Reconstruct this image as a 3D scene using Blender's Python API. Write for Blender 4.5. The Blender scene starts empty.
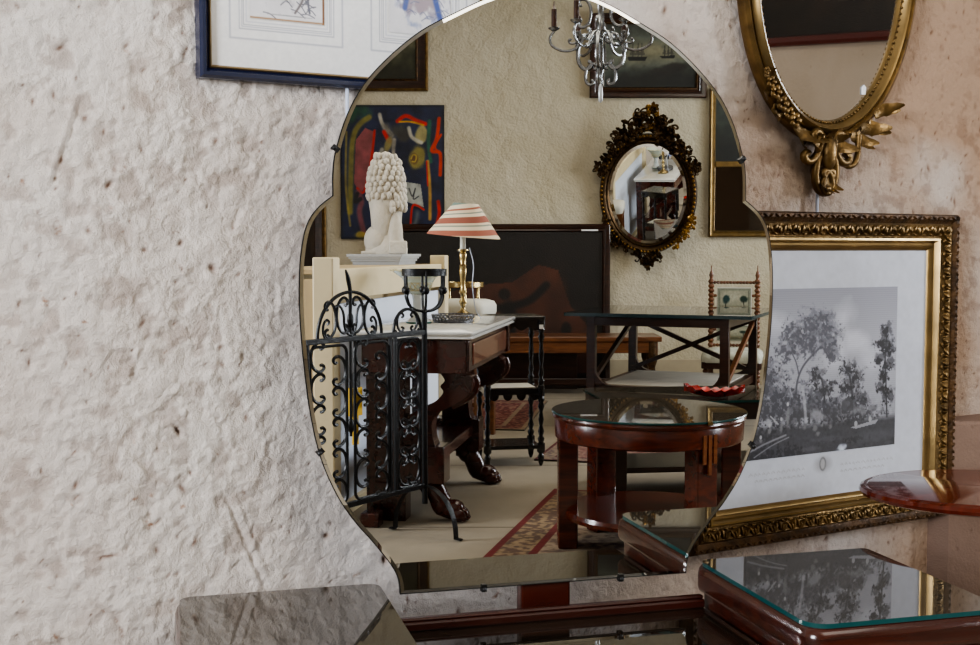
import bpy, math, random
import numpy as np
from mathutils import Vector, Matrix
random.seed(7)
PI = math.pi
C = bpy.context.scene.collection
sin, cos = math.sin, math.cos

# ------------------------------------------------------------------ camera geometry
FOC = 1200.0                      # focal length in pixels of a 980 px wide frame
PITCH = math.atan(72.5 / 1200)
YAW = math.radians(30)            # the camera looks 30 degrees to the right of the front wall's normal
EYE = 1.15
WALL_Y = 1.951                    # the wall that carries the dressing table
CX, CY = 1.0055, 3.7526           # image of the camera in the dressing mirror
BACK_Y = CY - 10.2
RIGHT_X, LEFT_X, CEIL = 5.0, -2.6, 3.7

def ray(px, py):
    u = (px - 490) / FOC; v = (322.5 - py) / FOC
    return u, cos(PITCH) + v * sin(PITCH), -sin(PITCH) + v * cos(PITCH)
def VZ(px, py, z):                # point of the room behind the camera, known by its height
    u, d, w = ray(px, py); t = (z - EYE) / w
    return Vector((CX + u * t, CY - d * t, z))
def VD(px, py, dep):              # the same, known by its distance
    u, d, w = ray(px, py); t = dep / d
    return Vector((CX + u * t, CY - dep, EYE + w * t))
def RW(x, dep, z=0.0):
    return Vector((CX + x, CY - dep, z))
def WALL(px, py, y=WALL_Y):       # point on the front wall (or a plane parallel to it)
    u, d, w = ray(px, py)
    X = u * cos(YAW) + d * sin(YAW); Y = -u * sin(YAW) + d * cos(YAW)
    t = y / Y
    return Vector((X * t, y, EYE + w * t))
def DZ(px, py, z):                # direct view, known height
    u, d, w = ray(px, py); t = (z - EYE) / w
    return Vector(((u * cos(YAW) + d * sin(YAW)) * t, (-u * sin(YAW) + d * cos(YAW)) * t, z))

# ------------------------------------------------------------------ materials
def lin(c):
    return tuple((x / 12.92 if x <= .04045 else ((x + .055) / 1.055) ** 2.4) for x in c)
def new_mat(name):
    m = bpy.data.materials.new(name); m.use_nodes = True
    nt = m.node_tree
    return m, nt, nt.nodes, nt.links, nt.nodes['Principled BSDF']
def pm(name, col, rough=.5, metal=0., spec=.5, bump=0., bscale=60., var=0., vscale=8., coat=0., ior=None, stretch=None):
    m, nt, N, L, b = new_mat(name)
    c = lin(col) + (1,)
    b.inputs['Base Color'].default_value = c
    b.inputs['Roughness'].default_value = rough
    b.inputs['Metallic'].default_value = metal
    b.inputs['Specular IOR Level'].default_value = spec
    if coat: b.inputs['Coat Weight'].default_value = coat; b.inputs['Coat Roughness'].default_value = .03
    if ior: b.inputs['IOR'].default_value = ior
    tc = N.new('ShaderNodeTexCoord'); vec = tc.outputs['Object']
    if stretch:
        mp = N.new('ShaderNodeMapping'); mp.inputs['Scale'].default_value = stretch
        L.new(vec, mp.inputs['Vector']); vec = mp.outputs['Vector']
    if var:
        n = N.new('ShaderNodeTexNoise'); n.inputs['Scale'].default_value = vscale; n.inputs['Detail'].default_value = 5
        L.new(vec, n.inputs['Vector'])
        r = N.new('ShaderNodeValToRGB')
        r.color_ramp.elements[0].position = .3; r.color_ramp.elements[1].position = .7
        r.color_ramp.elements[0].color = tuple(x * (1 - var) for x in c[:3]) + (1,)
        r.color_ramp.elements[1].color = tuple(min(1, x * (1 + var)) for x in c[:3]) + (1,)
        L.new(n.outputs['Fac'], r.inputs['Fac']); L.new(r.outputs['Color'], b.inputs['Base Color'])
    if bump:
        n = N.new('ShaderNodeTexNoise'); n.inputs['Scale'].default_value = bscale; n.inputs['Detail'].default_value = 4
        L.new(vec, n.inputs['Vector'])
        bp = N.new('ShaderNodeBump'); bp.inputs['Strength'].default_value = bump; bp.inputs['Distance'].default_value = .01
        L.new(n.outputs['Fac'], bp.inputs['Height']); L.new(bp.outputs['Normal'], b.inputs['Normal'])
    return m
def wood(name, c1, c2, rough=.25, scale=(1.5, 14, 14), coat=.3):
    m, nt, N, L, b = new_mat(name)
    tc = N.new('ShaderNodeTexCoord'); mp = N.new('ShaderNodeMapping'); mp.inputs['Scale'].default_value = scale
    n = N.new('ShaderNodeTexNoise'); n.inputs['Scale'].default_value = 3; n.inputs['Detail'].default_value = 7; n.inputs['Distortion'].default_value = .7
    r = N.new('ShaderNodeValToRGB')
    r.color_ramp.elements[0].position = .32; r.color_ramp.elements[1].position = .68
    r.color_ramp.elements[0].color = lin(c1) + (1,); r.color_ramp.elements[1].color = lin(c2) + (1,)
    L.new(tc.outputs['Object'], mp.inputs['Vector']); L.new(mp.outputs['Vector'], n.inputs['Vector'])
    L.new(n.outputs['Fac'], r.inputs['Fac']); L.new(r.outputs['Color'], b.inputs['Base Color'])
    b.inputs['Roughness'].default_value = rough
    b.inputs['Coat Weight'].default_value = coat; b.inputs['Coat Roughness'].default_value = .08
    return m
def painted(name, rough=.6, coat=0., bump=0.):
    m, nt, N, L, b = new_mat(name)
    a = N.new('ShaderNodeAttribute'); a.attribute_name = 'paint'
    L.new(a.outputs['Color'], b.inputs['Base Color'])
    b.inputs['Roughness'].default_value = rough
    if coat: b.inputs['Coat Weight'].default_value = coat; b.inputs['Coat Roughness'].default_value = .02
    if bump:
        n = N.new('ShaderNodeTexNoise'); n.inputs['Scale'].default_value = 120
        bp = N.new('ShaderNodeBump'); bp.inputs['Strength'].default_value = bump; bp.inputs['Distance'].default_value = .01
        L.new(n.outputs['Fac'], bp.inputs['Height']); L.new(bp.outputs['Normal'], b.inputs['Normal'])
    return m
def glass_top_mat(name, body, ior=2.0, tint=(.10, .29, .29)):
    # thick polished plate over dark wood: clear reflection on the flat faces, green-blue at the cut edge
    m, nt, N, L, b = new_mat(name)
    b.inputs['Base Color'].default_value = lin(body) + (1,)
    b.inputs['Roughness'].default_value = .015; b.inputs['IOR'].default_value = ior
    e = N.new('ShaderNodeBsdfPrincipled'); e.inputs['Base Color'].default_value = lin(tint) + (1,)
    e.inputs['Roughness'].default_value = .15
    g = N.new('ShaderNodeNewGeometry'); s = N.new('ShaderNodeSeparateXYZ'); L.new(g.outputs['True Normal'], s.inputs[0])
    ab = N.new('ShaderNodeMath'); ab.operation = 'ABSOLUTE'; L.new(s.outputs['Z'], ab.inputs[0])
    lt = N.new('ShaderNodeMath'); lt.operation = 'LESS_THAN'; lt.inputs[1].default_value = .6; L.new(ab.outputs[0], lt.inputs[0])
    mx = N.new('ShaderNodeMixShader'); L.new(lt.outputs[0], mx.inputs[0]); L.new(b.outputs[0], mx.inputs[1]); L.new(e.outputs[0], mx.inputs[2])
    L.new(mx.outputs[0], N['Material Output'].inputs['Surface'])
    return m
def clear_glass(name, tint=(1, 1, 1), gloss=.12):
    m, nt, N, L, b = new_mat(name)
    N.remove(b)
    t = N.new('ShaderNodeBsdfTransparent'); t.inputs['Color'].default_value = tint + (1,)
    g = N.new('ShaderNodeBsdfGlossy'); g.inputs['Roughness'].default_value = .02
    lw = N.new('ShaderNodeLayerWeight'); lw.inputs['Blend'].default_value = .35
    ml = N.new('ShaderNodeMath'); ml.operation = 'MULTIPLY_ADD'; ml.inputs[1].default_value = .6; ml.inputs[2].default_value = gloss
    L.new(lw.outputs['Fresnel'], ml.inputs[0])
    mx = N.new('ShaderNodeMixShader'); L.new(ml.outputs[0], mx.inputs[0]); L.new(t.outputs[0], mx.inputs[1]); L.new(g.outputs[0], mx.inputs[2])
    L.new(mx.outputs[0], N['Material Output'].inputs['Surface'])
    return m
def plaster(name, c1, c2, c3, bump=.5, scale=14., rough_attr=False):
    m, nt, N, L, b = new_mat(name)
    tc = N.new('ShaderNodeTexCoord'); vec = tc.outputs['Object']
    def noise(s, d=6, dist=0.):
        n = N.new('ShaderNodeTexNoise'); n.inputs['Scale'].default_value = s; n.inputs['Detail'].default_value = d; n.inputs['Distortion'].default_value = dist
        L.new(vec, n.inputs['Vector']); return n.outputs['Fac']
    def ramp(src, p0, p1):
        r = N.new('ShaderNodeMapRange'); r.inputs['From Min'].default_value = p0; r.inputs['From Max'].default_value = p1
        L.new(src, r.inputs['Value']); return r.outputs['Result']
    def mix(fac, a, bb):
        x = N.new('ShaderNodeMix'); x.data_type = 'RGBA'
        L.new(fac, x.inputs['Factor'])
        for sck, v in ((x.inputs['A'], a), (x.inputs['B'], bb)):
            if isinstance(v, tuple): sck.default_value = lin(v) + (1,)
            else: L.new(v, sck)
        return x.outputs['Result']
    col = mix(ramp(noise(1.7, 4, .4), .38, .66), c1, c2)
    col = mix(ramp(noise(38, 3), .68, .78), col, c3)
    if rough_attr:
        a = N.new('ShaderNodeAttribute'); a.attribute_name = 'tone'
        sp = N.new('ShaderNodeSeparateColor'); L.new(a.outputs['Color'], sp.inputs[0])
        col = mix(sp.outputs['Green'], col, (.70, .585, .485))    # pinker plaster to the right; the tint also paints in fading light
        col = mix(sp.outputs['Red'], col, (.43, .29, .20))      # dirt in the pits, plus shade painted into the crevices
    L.new(col, b.inputs['Base Color'])
    b.inputs['Roughness'].default_value = .95; b.inputs['Specular IOR Level'].default_value = .15
    h1 = noise(scale, 8, .3); h2 = noise(scale * 9, 3)
    ad = N.new('ShaderNodeMath'); ad.operation = 'MULTIPLY_ADD'; ad.inputs[1].default_value = .22
    L.new(h2, ad.inputs[0]); L.new(h1, ad.inputs[2])
    bp = N.new('ShaderNodeBump'); bp.inputs['Strength'].default_value = bump; bp.inputs['Distance'].default_value = .03
    L.new(ad.outputs[0], bp.inputs['Height']); L.new(bp.outputs['Normal'], b.inputs['Normal'])
    return m

M = {}
M['plaster_front'] = plaster('plaster_front', (.875, .845, .81), (.82, .775, .735), (.66, .52, .43), .5, 48, True)
M['plaster_back'] = plaster('plaster_back', (.80, .765, .68), (.76, .72, .62), (.64, .57, .44), 1.0, 5.5)
M['plaster_side'] = plaster('plaster_side', (.70, .64, .57), (.64, .58, .50), (.56, .47, .38), .4, 9)
M['skirting'] = pm('skirting', (.70, .65, .55), .6, var=.08)
M['ceiling'] = pm('ceiling', (.80, .78, .74), .9)
M['mirror'] = pm('mirror', (.93, .93, .91), .0, 1.)
M['mirror_old'] = pm('mirror_old', (.87, .87, .86), .02, 1.)
M['black'] = pm('black', (.05, .045, .04), .4)
M['iron'] = pm('iron', (.075, .08, .095), .42, .35, bump=.2, bscale=90)
M['mahog'] = wood('mahog', (.17, .07, .05), (.27, .108, .068), .22, (1, 5, 5))
M['mahog_dark'] = wood('mahog_dark', (.17, .08, .06), (.28, .125, .08), .2)
M['mahog_red'] = wood('mahog_red', (.24, .09, .05), (.40, .155, .08), .2, coat=.35)
M['oak'] = wood('oak', (.33, .19, .10), (.48, .30, .17), .35)
M['inlay'] = wood('inlay', (.46, .25, .12), (.56, .33, .17), .25)
M['walnut'] = wood('walnut', (.13, .07, .045), (.24, .13, .08), .3)
M['ebony'] = pm('ebony', (.055, .05, .05), .25, coat=.4)
M['gilt'] = pm('gilt', (.45, .355, .21), .38, .75, var=.45, vscale=25, bump=.15, bscale=150)
M['gilt_dark'] = pm('gilt_dark', (.30, .21, .11), .5, .5, var=.6, vscale=40, bump=.3, bscale=120)
M['gilt_bright'] = pm('gilt_bright', (.56, .465, .30), .30, .8, var=.2, vscale=20)
M['bronze'] = pm('bronze', (.25, .18, .09), .36, .75, var=.7, vscale=60)
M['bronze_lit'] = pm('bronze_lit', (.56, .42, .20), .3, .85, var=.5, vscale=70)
M['brass'] = pm('brass', (.74, .66, .48), .25, 1.)
M['pewter'] = pm('pewter', (.48, .48, .50), .3, .9, bump=.2)
M['steel'] = pm('steel', (.55, .56, .57), .25, .95, var=.3, vscale=30)
M['marble'] = pm('marble', (.83, .83, .82), .12, var=.10, vscale=6, coat=.4)
M['stone'] = pm('stone', (.78, .755, .71), .85, bump=.5, bscale=70, var=.08)
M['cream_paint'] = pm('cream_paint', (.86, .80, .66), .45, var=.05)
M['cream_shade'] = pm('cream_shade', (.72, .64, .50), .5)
M['white_panel'] = pm('white_panel', (.86, .89, .95), .6)
M['grey_slab'] = pm('grey_slab', (.66, .67, .68), .6, var=.08)
M['paper'] = pm('paper', (.86, .89, .93), .7)
M['cloth_white'] = pm('cloth_white', (.80, .77, .71), .9, bump=.2, bscale=200)
M['cushion'] = pm('cushion', (.78, .77, .73), .9, bump=.15, bscale=120)
M['navy'] = pm('navy', (.09, .125, .24), .25, coat=.3)
M['yellow'] = pm('yellow', (.85, .68, .08), .6)
M['red_lacquer'] = pm('red_lacquer', (.62, .09, .04), .25, var=1., vscale=28, coat=.4)
M['dark_box'] = wood('dark_box', (.10, .06, .045), (.17, .10, .07), .3)
M['string'] = pm('string', (.80, .83, .90), .5)
M['candle'] = pm('candle', (.88, .88, .84), .5)
M['tag'] = pm('tag', (.93, .93, .93), .6)
M['mirror_dim'] = pm('mirror_dim', (.42, .41, .40), .03, 1.)
M['slab_glass'] = glass_top_mat('slab_glass', (.26, .24, .21), 2.7)
M['slab_glass_low'] = glass_top_mat('slab_glass_low', (.16, .13, .10), 2.7)
M['black_glass'] = glass_top_mat('black_glass', (.03, .035, .04), 1.6, (.16, .23, .25))
M['clear'] = clear_glass('clear', (.86, .93, .92), .14)
M['window_glass'] = clear_glass('window_glass', (.97, .98, 1.), .02)
M['painted'] = painted('painted', .65)
M['oil'] = painted('oil', .5, .0, .25)
M['glazed'] = painted('glazed', .6, .9)
M['weave'] = painted('weave', .95, 0, .3)

# ------------------------------------------------------------------ mesh builder
def Rx(a): return Matrix.Rotation(a, 4, 'X')
def Ry(a): return Matrix.Rotation(a, 4, 'Y')
def Rz(a): return Matrix.Rotation(a, 4, 'Z')
def T(x, y=0, z=0): return Matrix.Translation(Vector((x, y, z)) if not isinstance(x, Vector) else x)
class MB:
    def __init__(s): s.v = []; s.f = []
    def add(s, vs, fs, X=None):
        o = len(s.v)
        s.v += [tuple(X @ Vector(p)) for p in vs] if X is not None else [tuple(p) for p in vs]
        s.f += [tuple(o + i for i in f) for f in fs]
        return s
    def box(s, c, d, X=None):
        x, y, z = c; a, b, e = d[0] / 2, d[1] / 2, d[2] / 2
        vs = [(x + i * a, y + j * b, z + k * e) for k in (-1, 1) for j in (-1, 1) for i in (-1, 1)]
        return s.add(vs, [(0, 2, 3, 1), (4, 5, 7, 6), (0, 1, 5, 4), (2, 6, 7, 3), (0, 4, 6, 2), (1, 3, 7, 5)], X)
    def bar(s, p, q, w, h=None, up=(0, 0, 1)):
        p, q = Vector(p), Vector(q); t = (q - p); l = t.length; t.normalize()
        u = Vector(up)
        if abs(t.dot(u)) > .98: u = Vector((1, 0, 0))
        a = t.cross(u).normalized(); b = a.cross(t)
        X = Matrix((a, t, b)).transposed().to_4x4(); X.translation = (p + q) / 2
        return s.box((0, 0, 0), (w, l, h or w), X)
    def lathe(s, prof, n=24, X=None):
        vs = []; fs = []
        for r, z in prof: vs += [(r * cos(2 * PI * i / n), r * sin(2 * PI * i / n), z) for i in range(n)]
        for k in range(len(prof) - 1):
            for i in range(n):
                j = (i + 1) % n; fs.append((k * n + i, k * n + j, k * n + n + j, k * n + n + i))
        if prof[0][0] > 1e-5: fs.append(tuple(range(n - 1, -1, -1)))
        if prof[-1][0] > 1e-5: fs.append(tuple((len(prof) - 1) * n + i for i in range(n)))
        return s.add(vs, fs, X)
    def tube(s, pts, r, n=6, closed=False, X=None):
        P = [Vector(p) for p in pts]; m = len(P)
        R = r if isinstance(r, (list, tuple)) else [r] * m
        vs = []; fs = []; ref = None
        for i in range(m):
            if closed: t = P[(i + 1) % m] - P[i - 1]
            else: t = P[min(i + 1, m - 1)] - P[max(i - 1, 0)]
            if t.length < 1e-9: t = Vector((0, 0, 1))
            t.normalize()
            if ref is None:
                ref = Vector((0, 0, 1)) if abs(t.z) < .9 else Vector((0, 1, 0))
            a = (ref - t * ref.dot(t))
            if a.length < 1e-6: a = t.orthogonal()
            a.normalize(); ref = a; b = t.cross(a)
            vs += [tuple(P[i] + (a * cos(2 * PI * k / n) + b * sin(2 * PI * k / n)) * R[i]) for k in range(n)]
        for i in range(m if closed else m - 1):
            j = (i + 1) % m
            for k in range(n):
                l = (k + 1) % n; fs.append((i * n + k, i * n + l, j * n + l, j * n + k))
        if not closed:
            fs.append(tuple(range(n - 1, -1, -1))); fs.append(tuple((m - 1) * n + k for k in range(n)))
        return s.add(vs, fs, X)
    def prism(s, poly, z0, z1, X=None, grow=0.):
        n = len(poly)
        vs = [(x, y, z0) for x, y in poly] + [(x, y, z1) for x, y in poly]
        fs = [tuple(range(n - 1, -1, -1)), tuple(range(n, 2 * n))] + [(i, (i + 1) % n, n + (i + 1) % n, n + i) for i in range(n)]
        return s.add(vs, fs, X)
    def ball(s, c, r, n=10, X=None):
        rx, ry, rz = r if isinstance(r, (tuple, list)) else (r, r, r)
        prof = [(max(1e-6, sin(PI * k / (n // 2 + 2))), -cos(PI * k / (n // 2 + 2))) for k in range(n // 2 + 3)]
        Y = T(*c) @ Matrix.Diagonal((rx, ry, rz, 1))
        return s.lathe(prof, n, X @ Y if X is not None else Y)
    def rings(s, rings, X=None, cap=False):
        n = len(rings[0]); vs = [p for r in rings for p in r]; fs = []
        for k in range(len(rings) - 1):
            for i in range(n):
                j = (i + 1) % n; fs.append((k * n + i, k * n + j, k * n + n + j, k * n + n + i))
        if cap: fs.append(tuple(range(n - 1, -1, -1))); fs.append(tuple((len(rings) - 1) * n + i for i in range(n)))
        return s.add(vs, fs, X)
    def rect_frame(s, w, h, prof):    # prof: (inset from the outer edge, projection towards the viewer)
        return s.rings([[(-w / 2 + t, -y, -h / 2 + t), (w / 2 - t, -y, -h / 2 + t), (w / 2 - t, -y, h / 2 - t), (-w / 2 + t, -y, h / 2 - t)] for t, y in prof])
    def oval_frame(s, a, b, prof, n=72):
        return s.rings([[((a - t) * cos(2 * PI * i / n), -y, (b - t) * sin(2 * PI * i / n)) for i in range(n)] for t, y in prof])
    def build(s, name, mat, parent=None, smooth=40, bevel=0., label=None):
        me = bpy.data.meshes.new(name); me.from_pydata(s.v, [], s.f); me.update()
        import bmesh
        bm = bmesh.new(); bm.from_mesh(me); bmesh.ops.recalc_face_normals(bm, faces=bm.faces); bm.to_mesh(me); bm.free()
        if smooth:
            me.shade_smooth(); me.set_sharp_from_angle(angle=math.radians(smooth))
        me.materials.append(mat)
        o = bpy.data.objects.new(name, me); C.objects.link(o)
        if parent: o.parent = parent
        if bevel:
            m = o.modifiers.new('bevel', 'BEVEL'); m.width = bevel; m.segments = 2; m.limit_method = 'ANGLE'; m.angle_limit = math.radians(50)
        if label: o['label'] = label
        return o
def thing(name, label, cat, loc=(0, 0, 0), rz=0., group=None, rot=None):
    o = bpy.data.objects.new(name, None); C.objects.link(o)
    o.empty_display_size = .1
    o.location = loc; o.rotation_euler = rot or (0, 0, rz)
    o['label'] = label; o['category'] = cat
    if group: o['group'] = group
    return o
def tag(o, label, cat, group=None):
    o['label'] = label; o['category'] = cat
    if group: o['group'] = group
    return o
def struct(name, mb, mat, smooth=0, bevel=0.):
    o = mb.build(name, mat, None, smooth, bevel); o['kind'] = 'structure'; return o
def rrect(x0, y0, x1, y1, r, n=6):
    rs = r if isinstance(r, (tuple, list)) else (r,) * 4      # corner radii: x0y0, x1y0, x1y1, x0y1
    out = []
    for (cx, cy, a0), q in zip(((x0, y0, PI), (x1, y0, 1.5 * PI), (x1, y1, 0), (x0, y1, .5 * PI)), rs):
        ox = cx + (q if cx == x0 else -q); oy = cy + (q if cy == y0 else -q)
        for k in range(n + 1):
            a = a0 + k * PI / 2 / n; out.append((ox + q * cos(a), oy + q * sin(a)))
    return out
def smooth_line(P, n=6):
    P = [Vector(p) for p in P]; out = []
    for i in range(len(P) - 1):
        a, b, c, d = P[max(i - 1, 0)], P[i], P[i + 1], P[min(i + 2, len(P) - 1)]
        for k in range(n):
            t = k / n
            out.append(.5 * ((2 * b) + (c - a) * t + (2 * a - 5 * b + 4 * c - d) * t * t + (3 * b - a - 3 * c + d) * t ** 3))
    out.append(P[-1]); return out
def scroll(kind='C', n=48, kb=1.15, ke=13., p=2.2):
    """unit C or S scroll, height 1 along z from 0 to 1, opening to +x; returns (x, z) pairs"""
    pts = []; N2 = 200; xs, zs, th = [0.], [0.], [0.]
    def k(sv):
        q = kb + ke * abs(sv) ** p
        return q if kind == 'C' or sv >= 0 else -q
    half = []
    for sgn in (1, -1):
        x = z = 0.; a = PI / 2; arr = []; ds = 1 / N2
        for i in range(N2):
            sv = (i + .5) * ds
            kk = kb + ke * sv ** p
            turn = -kk * ds
            if sgn > 0: a += turn; x += cos(a) * ds; z += sin(a) * ds
            else:
                a2 = turn if kind == 'C' else -turn
                a -= a2; x -= cos(a) * ds; z -= sin(a) * ds
            arr.append((x, z))
        half.append(arr)
    full = list(reversed(half[1])) + [(0, 0)] + half[0]
    st = max(1, len(full) // n); full = full[::st]
    zmin = min(q[1] for q in full); zmax = max(q[1] for q in full); h = zmax - zmin
    return [(q[0] / h, (q[1] - zmin) / h) for q in full]
CS, SS = scroll('C'), scroll('S')
def put_scroll(mb, sc, x, z, h, r, flip=1, y=0., w=1., rot=0., X=None, n=5):
    c, s_ = cos(rot), sin(rot)
    pts = []
    for (a, b) in sc:
        u, v = a * h * flip * w, (b - .5) * h
        pts.append((x + u * c - v * s_, y, z + u * s_ + v * c))
    mb.tube(pts, r, n, X=X)

# ------------------------------------------------------------------ painting with numpy into vertex colours
def vnoise(nx, ny, fx, fy, seed):
    rs = np.random.RandomState(seed); g = rs.rand(int(fy) + 3, int(fx) + 3)
    x = np.linspace(0, fx, nx); y = np.linspace(0, fy, ny)
    xi = x.astype(int); yi = y.astype(int); xf = x - xi; yf = y - yi
    xf = xf * xf * (3 - 2 * xf); yf = yf * yf * (3 - 2 * yf)
    a = g[np.ix_(yi, xi)]; b = g[np.ix_(yi, xi + 1)]; c = g[np.ix_(yi + 1, xi)]; d = g[np.ix_(yi + 1, xi + 1)]
    return (a * (1 - xf) + b * xf) * (1 - yf)[:, None] + (c * (1 - xf) + d * xf) * yf[:, None]
def fbm(nx, ny, fx, fy, seed, octv=4, gain=.5):
    out = np.zeros((ny, nx)); amp = 1.; tot = 0.
    for o in range(octv):
        out += amp * vnoise(nx, ny, fx * 2 ** o, fy * 2 ** o, seed + o * 17); tot += amp; amp *= gain
    return out / tot
class Paint:
    def __init__(s, nx, ny, bg, asp=1.):
        s.nx, s.ny = nx, ny; s.a = np.ones((ny, nx, 3)) * np.array(bg)
        s.X, s.Y = np.meshgrid(np.linspace(0, 1, nx), np.linspace(0, 1, ny)); s.asp = asp   # asp = width / height
    def blend(s, m, col): s.a = s.a * (1 - m[..., None]) + np.array(col) * m[..., None]; return s
    def ell(s, cx, cy, rx, ry, col, soft=.15, op=1., rot=0., tex=None):
        dx, dy = (s.X - cx) * s.asp, s.Y - cy; c, q = cos(rot), sin(rot)
        u, v = (dx * c + dy * q) / (rx * s.asp), (-dx * q + dy * c) / ry
        d = np.sqrt(u * u + v * v)
        if tex is not None: d = d + tex
        return s.blend(np.clip((1 - d) / soft, 0, 1) * op, col)
    def line(s, pts, w, col, op=1., soft=.6):
        best = np.full((s.ny, s.nx), 9.)
        for (x0, y0), (x1, y1) in zip(pts[:-1], pts[1:]):
            ax, ay, bx, by = x0 * s.asp, y0, x1 * s.asp, y1
            dx, dy = bx - ax, by - ay; l2 = dx * dx + dy * dy + 1e-12
            t = np.clip(((s.X * s.asp - ax) * dx + (s.Y - ay) * dy) / l2, 0, 1)
            best = np.minimum(best, np.hypot(s.X * s.asp - ax - t * dx, s.Y - ay - t * dy))
        return s.blend(np.clip((w - best) / (w * soft), 0, 1) * op, col)
    def curve(s, pts, w, col, op=1., soft=.6):
        return s.line([(p.x, p.y) for p in smooth_line([(a, b, 0) for a, b in pts], 5)], w, col, op, soft)
    def poly(s, pts, col, op=1.):
        inside = np.zeros((s.ny, s.nx), bool); n = len(pts)
        for i in range(n):
            x0, y0 = pts[i]; x1, y1 = pts[(i + 1) % n]
            c = ((y0 > s.Y) != (y1 > s.Y)) & (s.X < (x1 - x0) * (s.Y - y0) / (y1 - y0 + 1e-12) + x0)
            inside ^= c
        return s.blend(inside * float(op), col)
    def noise(s, amt, f, seed, octv=4):
        s.a = s.a * (1 + amt * (fbm(s.nx, s.ny, f * s.asp, f, seed, octv) - .5)[..., None] * 2); return s
    def mirror(s): s.a = s.a[:, ::-1]; return s
def panel(name, w, h, pic, mat, parent, loc=(0, 0, 0), flat=False, label=None, edge=.0):
    """flat picture surface facing local -y (or +z when flat), its colours painted into the mesh"""
    nx, ny = pic.nx, pic.ny
    X, Y = np.meshgrid(np.linspace(-w / 2, w / 2, nx), np.linspace(h / 2, -h / 2, ny))
    co = np.zeros((ny * nx, 3))
    co[:, 0] = X.ravel() + loc[0]
    if flat: co[:, 1] = Y.ravel() + loc[1]; co[:, 2] = loc[2]
    else: co[:, 1] = loc[1]; co[:, 2] = Y.ravel() + loc[2]
    i = np.arange(nx * ny).reshape(ny, nx)
    q = np.stack([i[:-1, :-1], i[1:, :-1], i[1:, 1:], i[:-1, 1:]], -1).reshape(-1, 4)
    me = bpy.data.meshes.new(name)
    me.vertices.add(nx * ny); me.vertices.foreach_set('co', co.ravel())
    me.loops.add(q.size); me.loops.foreach_set('vertex_index', q.ravel().astype(np.int32))
    me.polygons.add(len(q)); me.polygons.foreach_set('loop_start', np.arange(0, q.size, 4, dtype=np.int32))
    me.update(calc_edges=True); me.validate()
    a = np.clip(pic.a, 0, 1); l = np.where(a <= .04045, a / 12.92, ((a + .055) / 1.055) ** 2.4)
    at = me.color_attributes.new('paint', 'FLOAT_COLOR', 'POINT')
    at.data.foreach_set('color', np.concatenate([l, np.ones((ny, nx, 1))], -1).ravel())
    me.materials.append(mat)
    o = bpy.data.objects.new(name, me); C.objects.link(o)
    if parent: o.parent = parent
    if label: o['label'] = label
    return o
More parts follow.
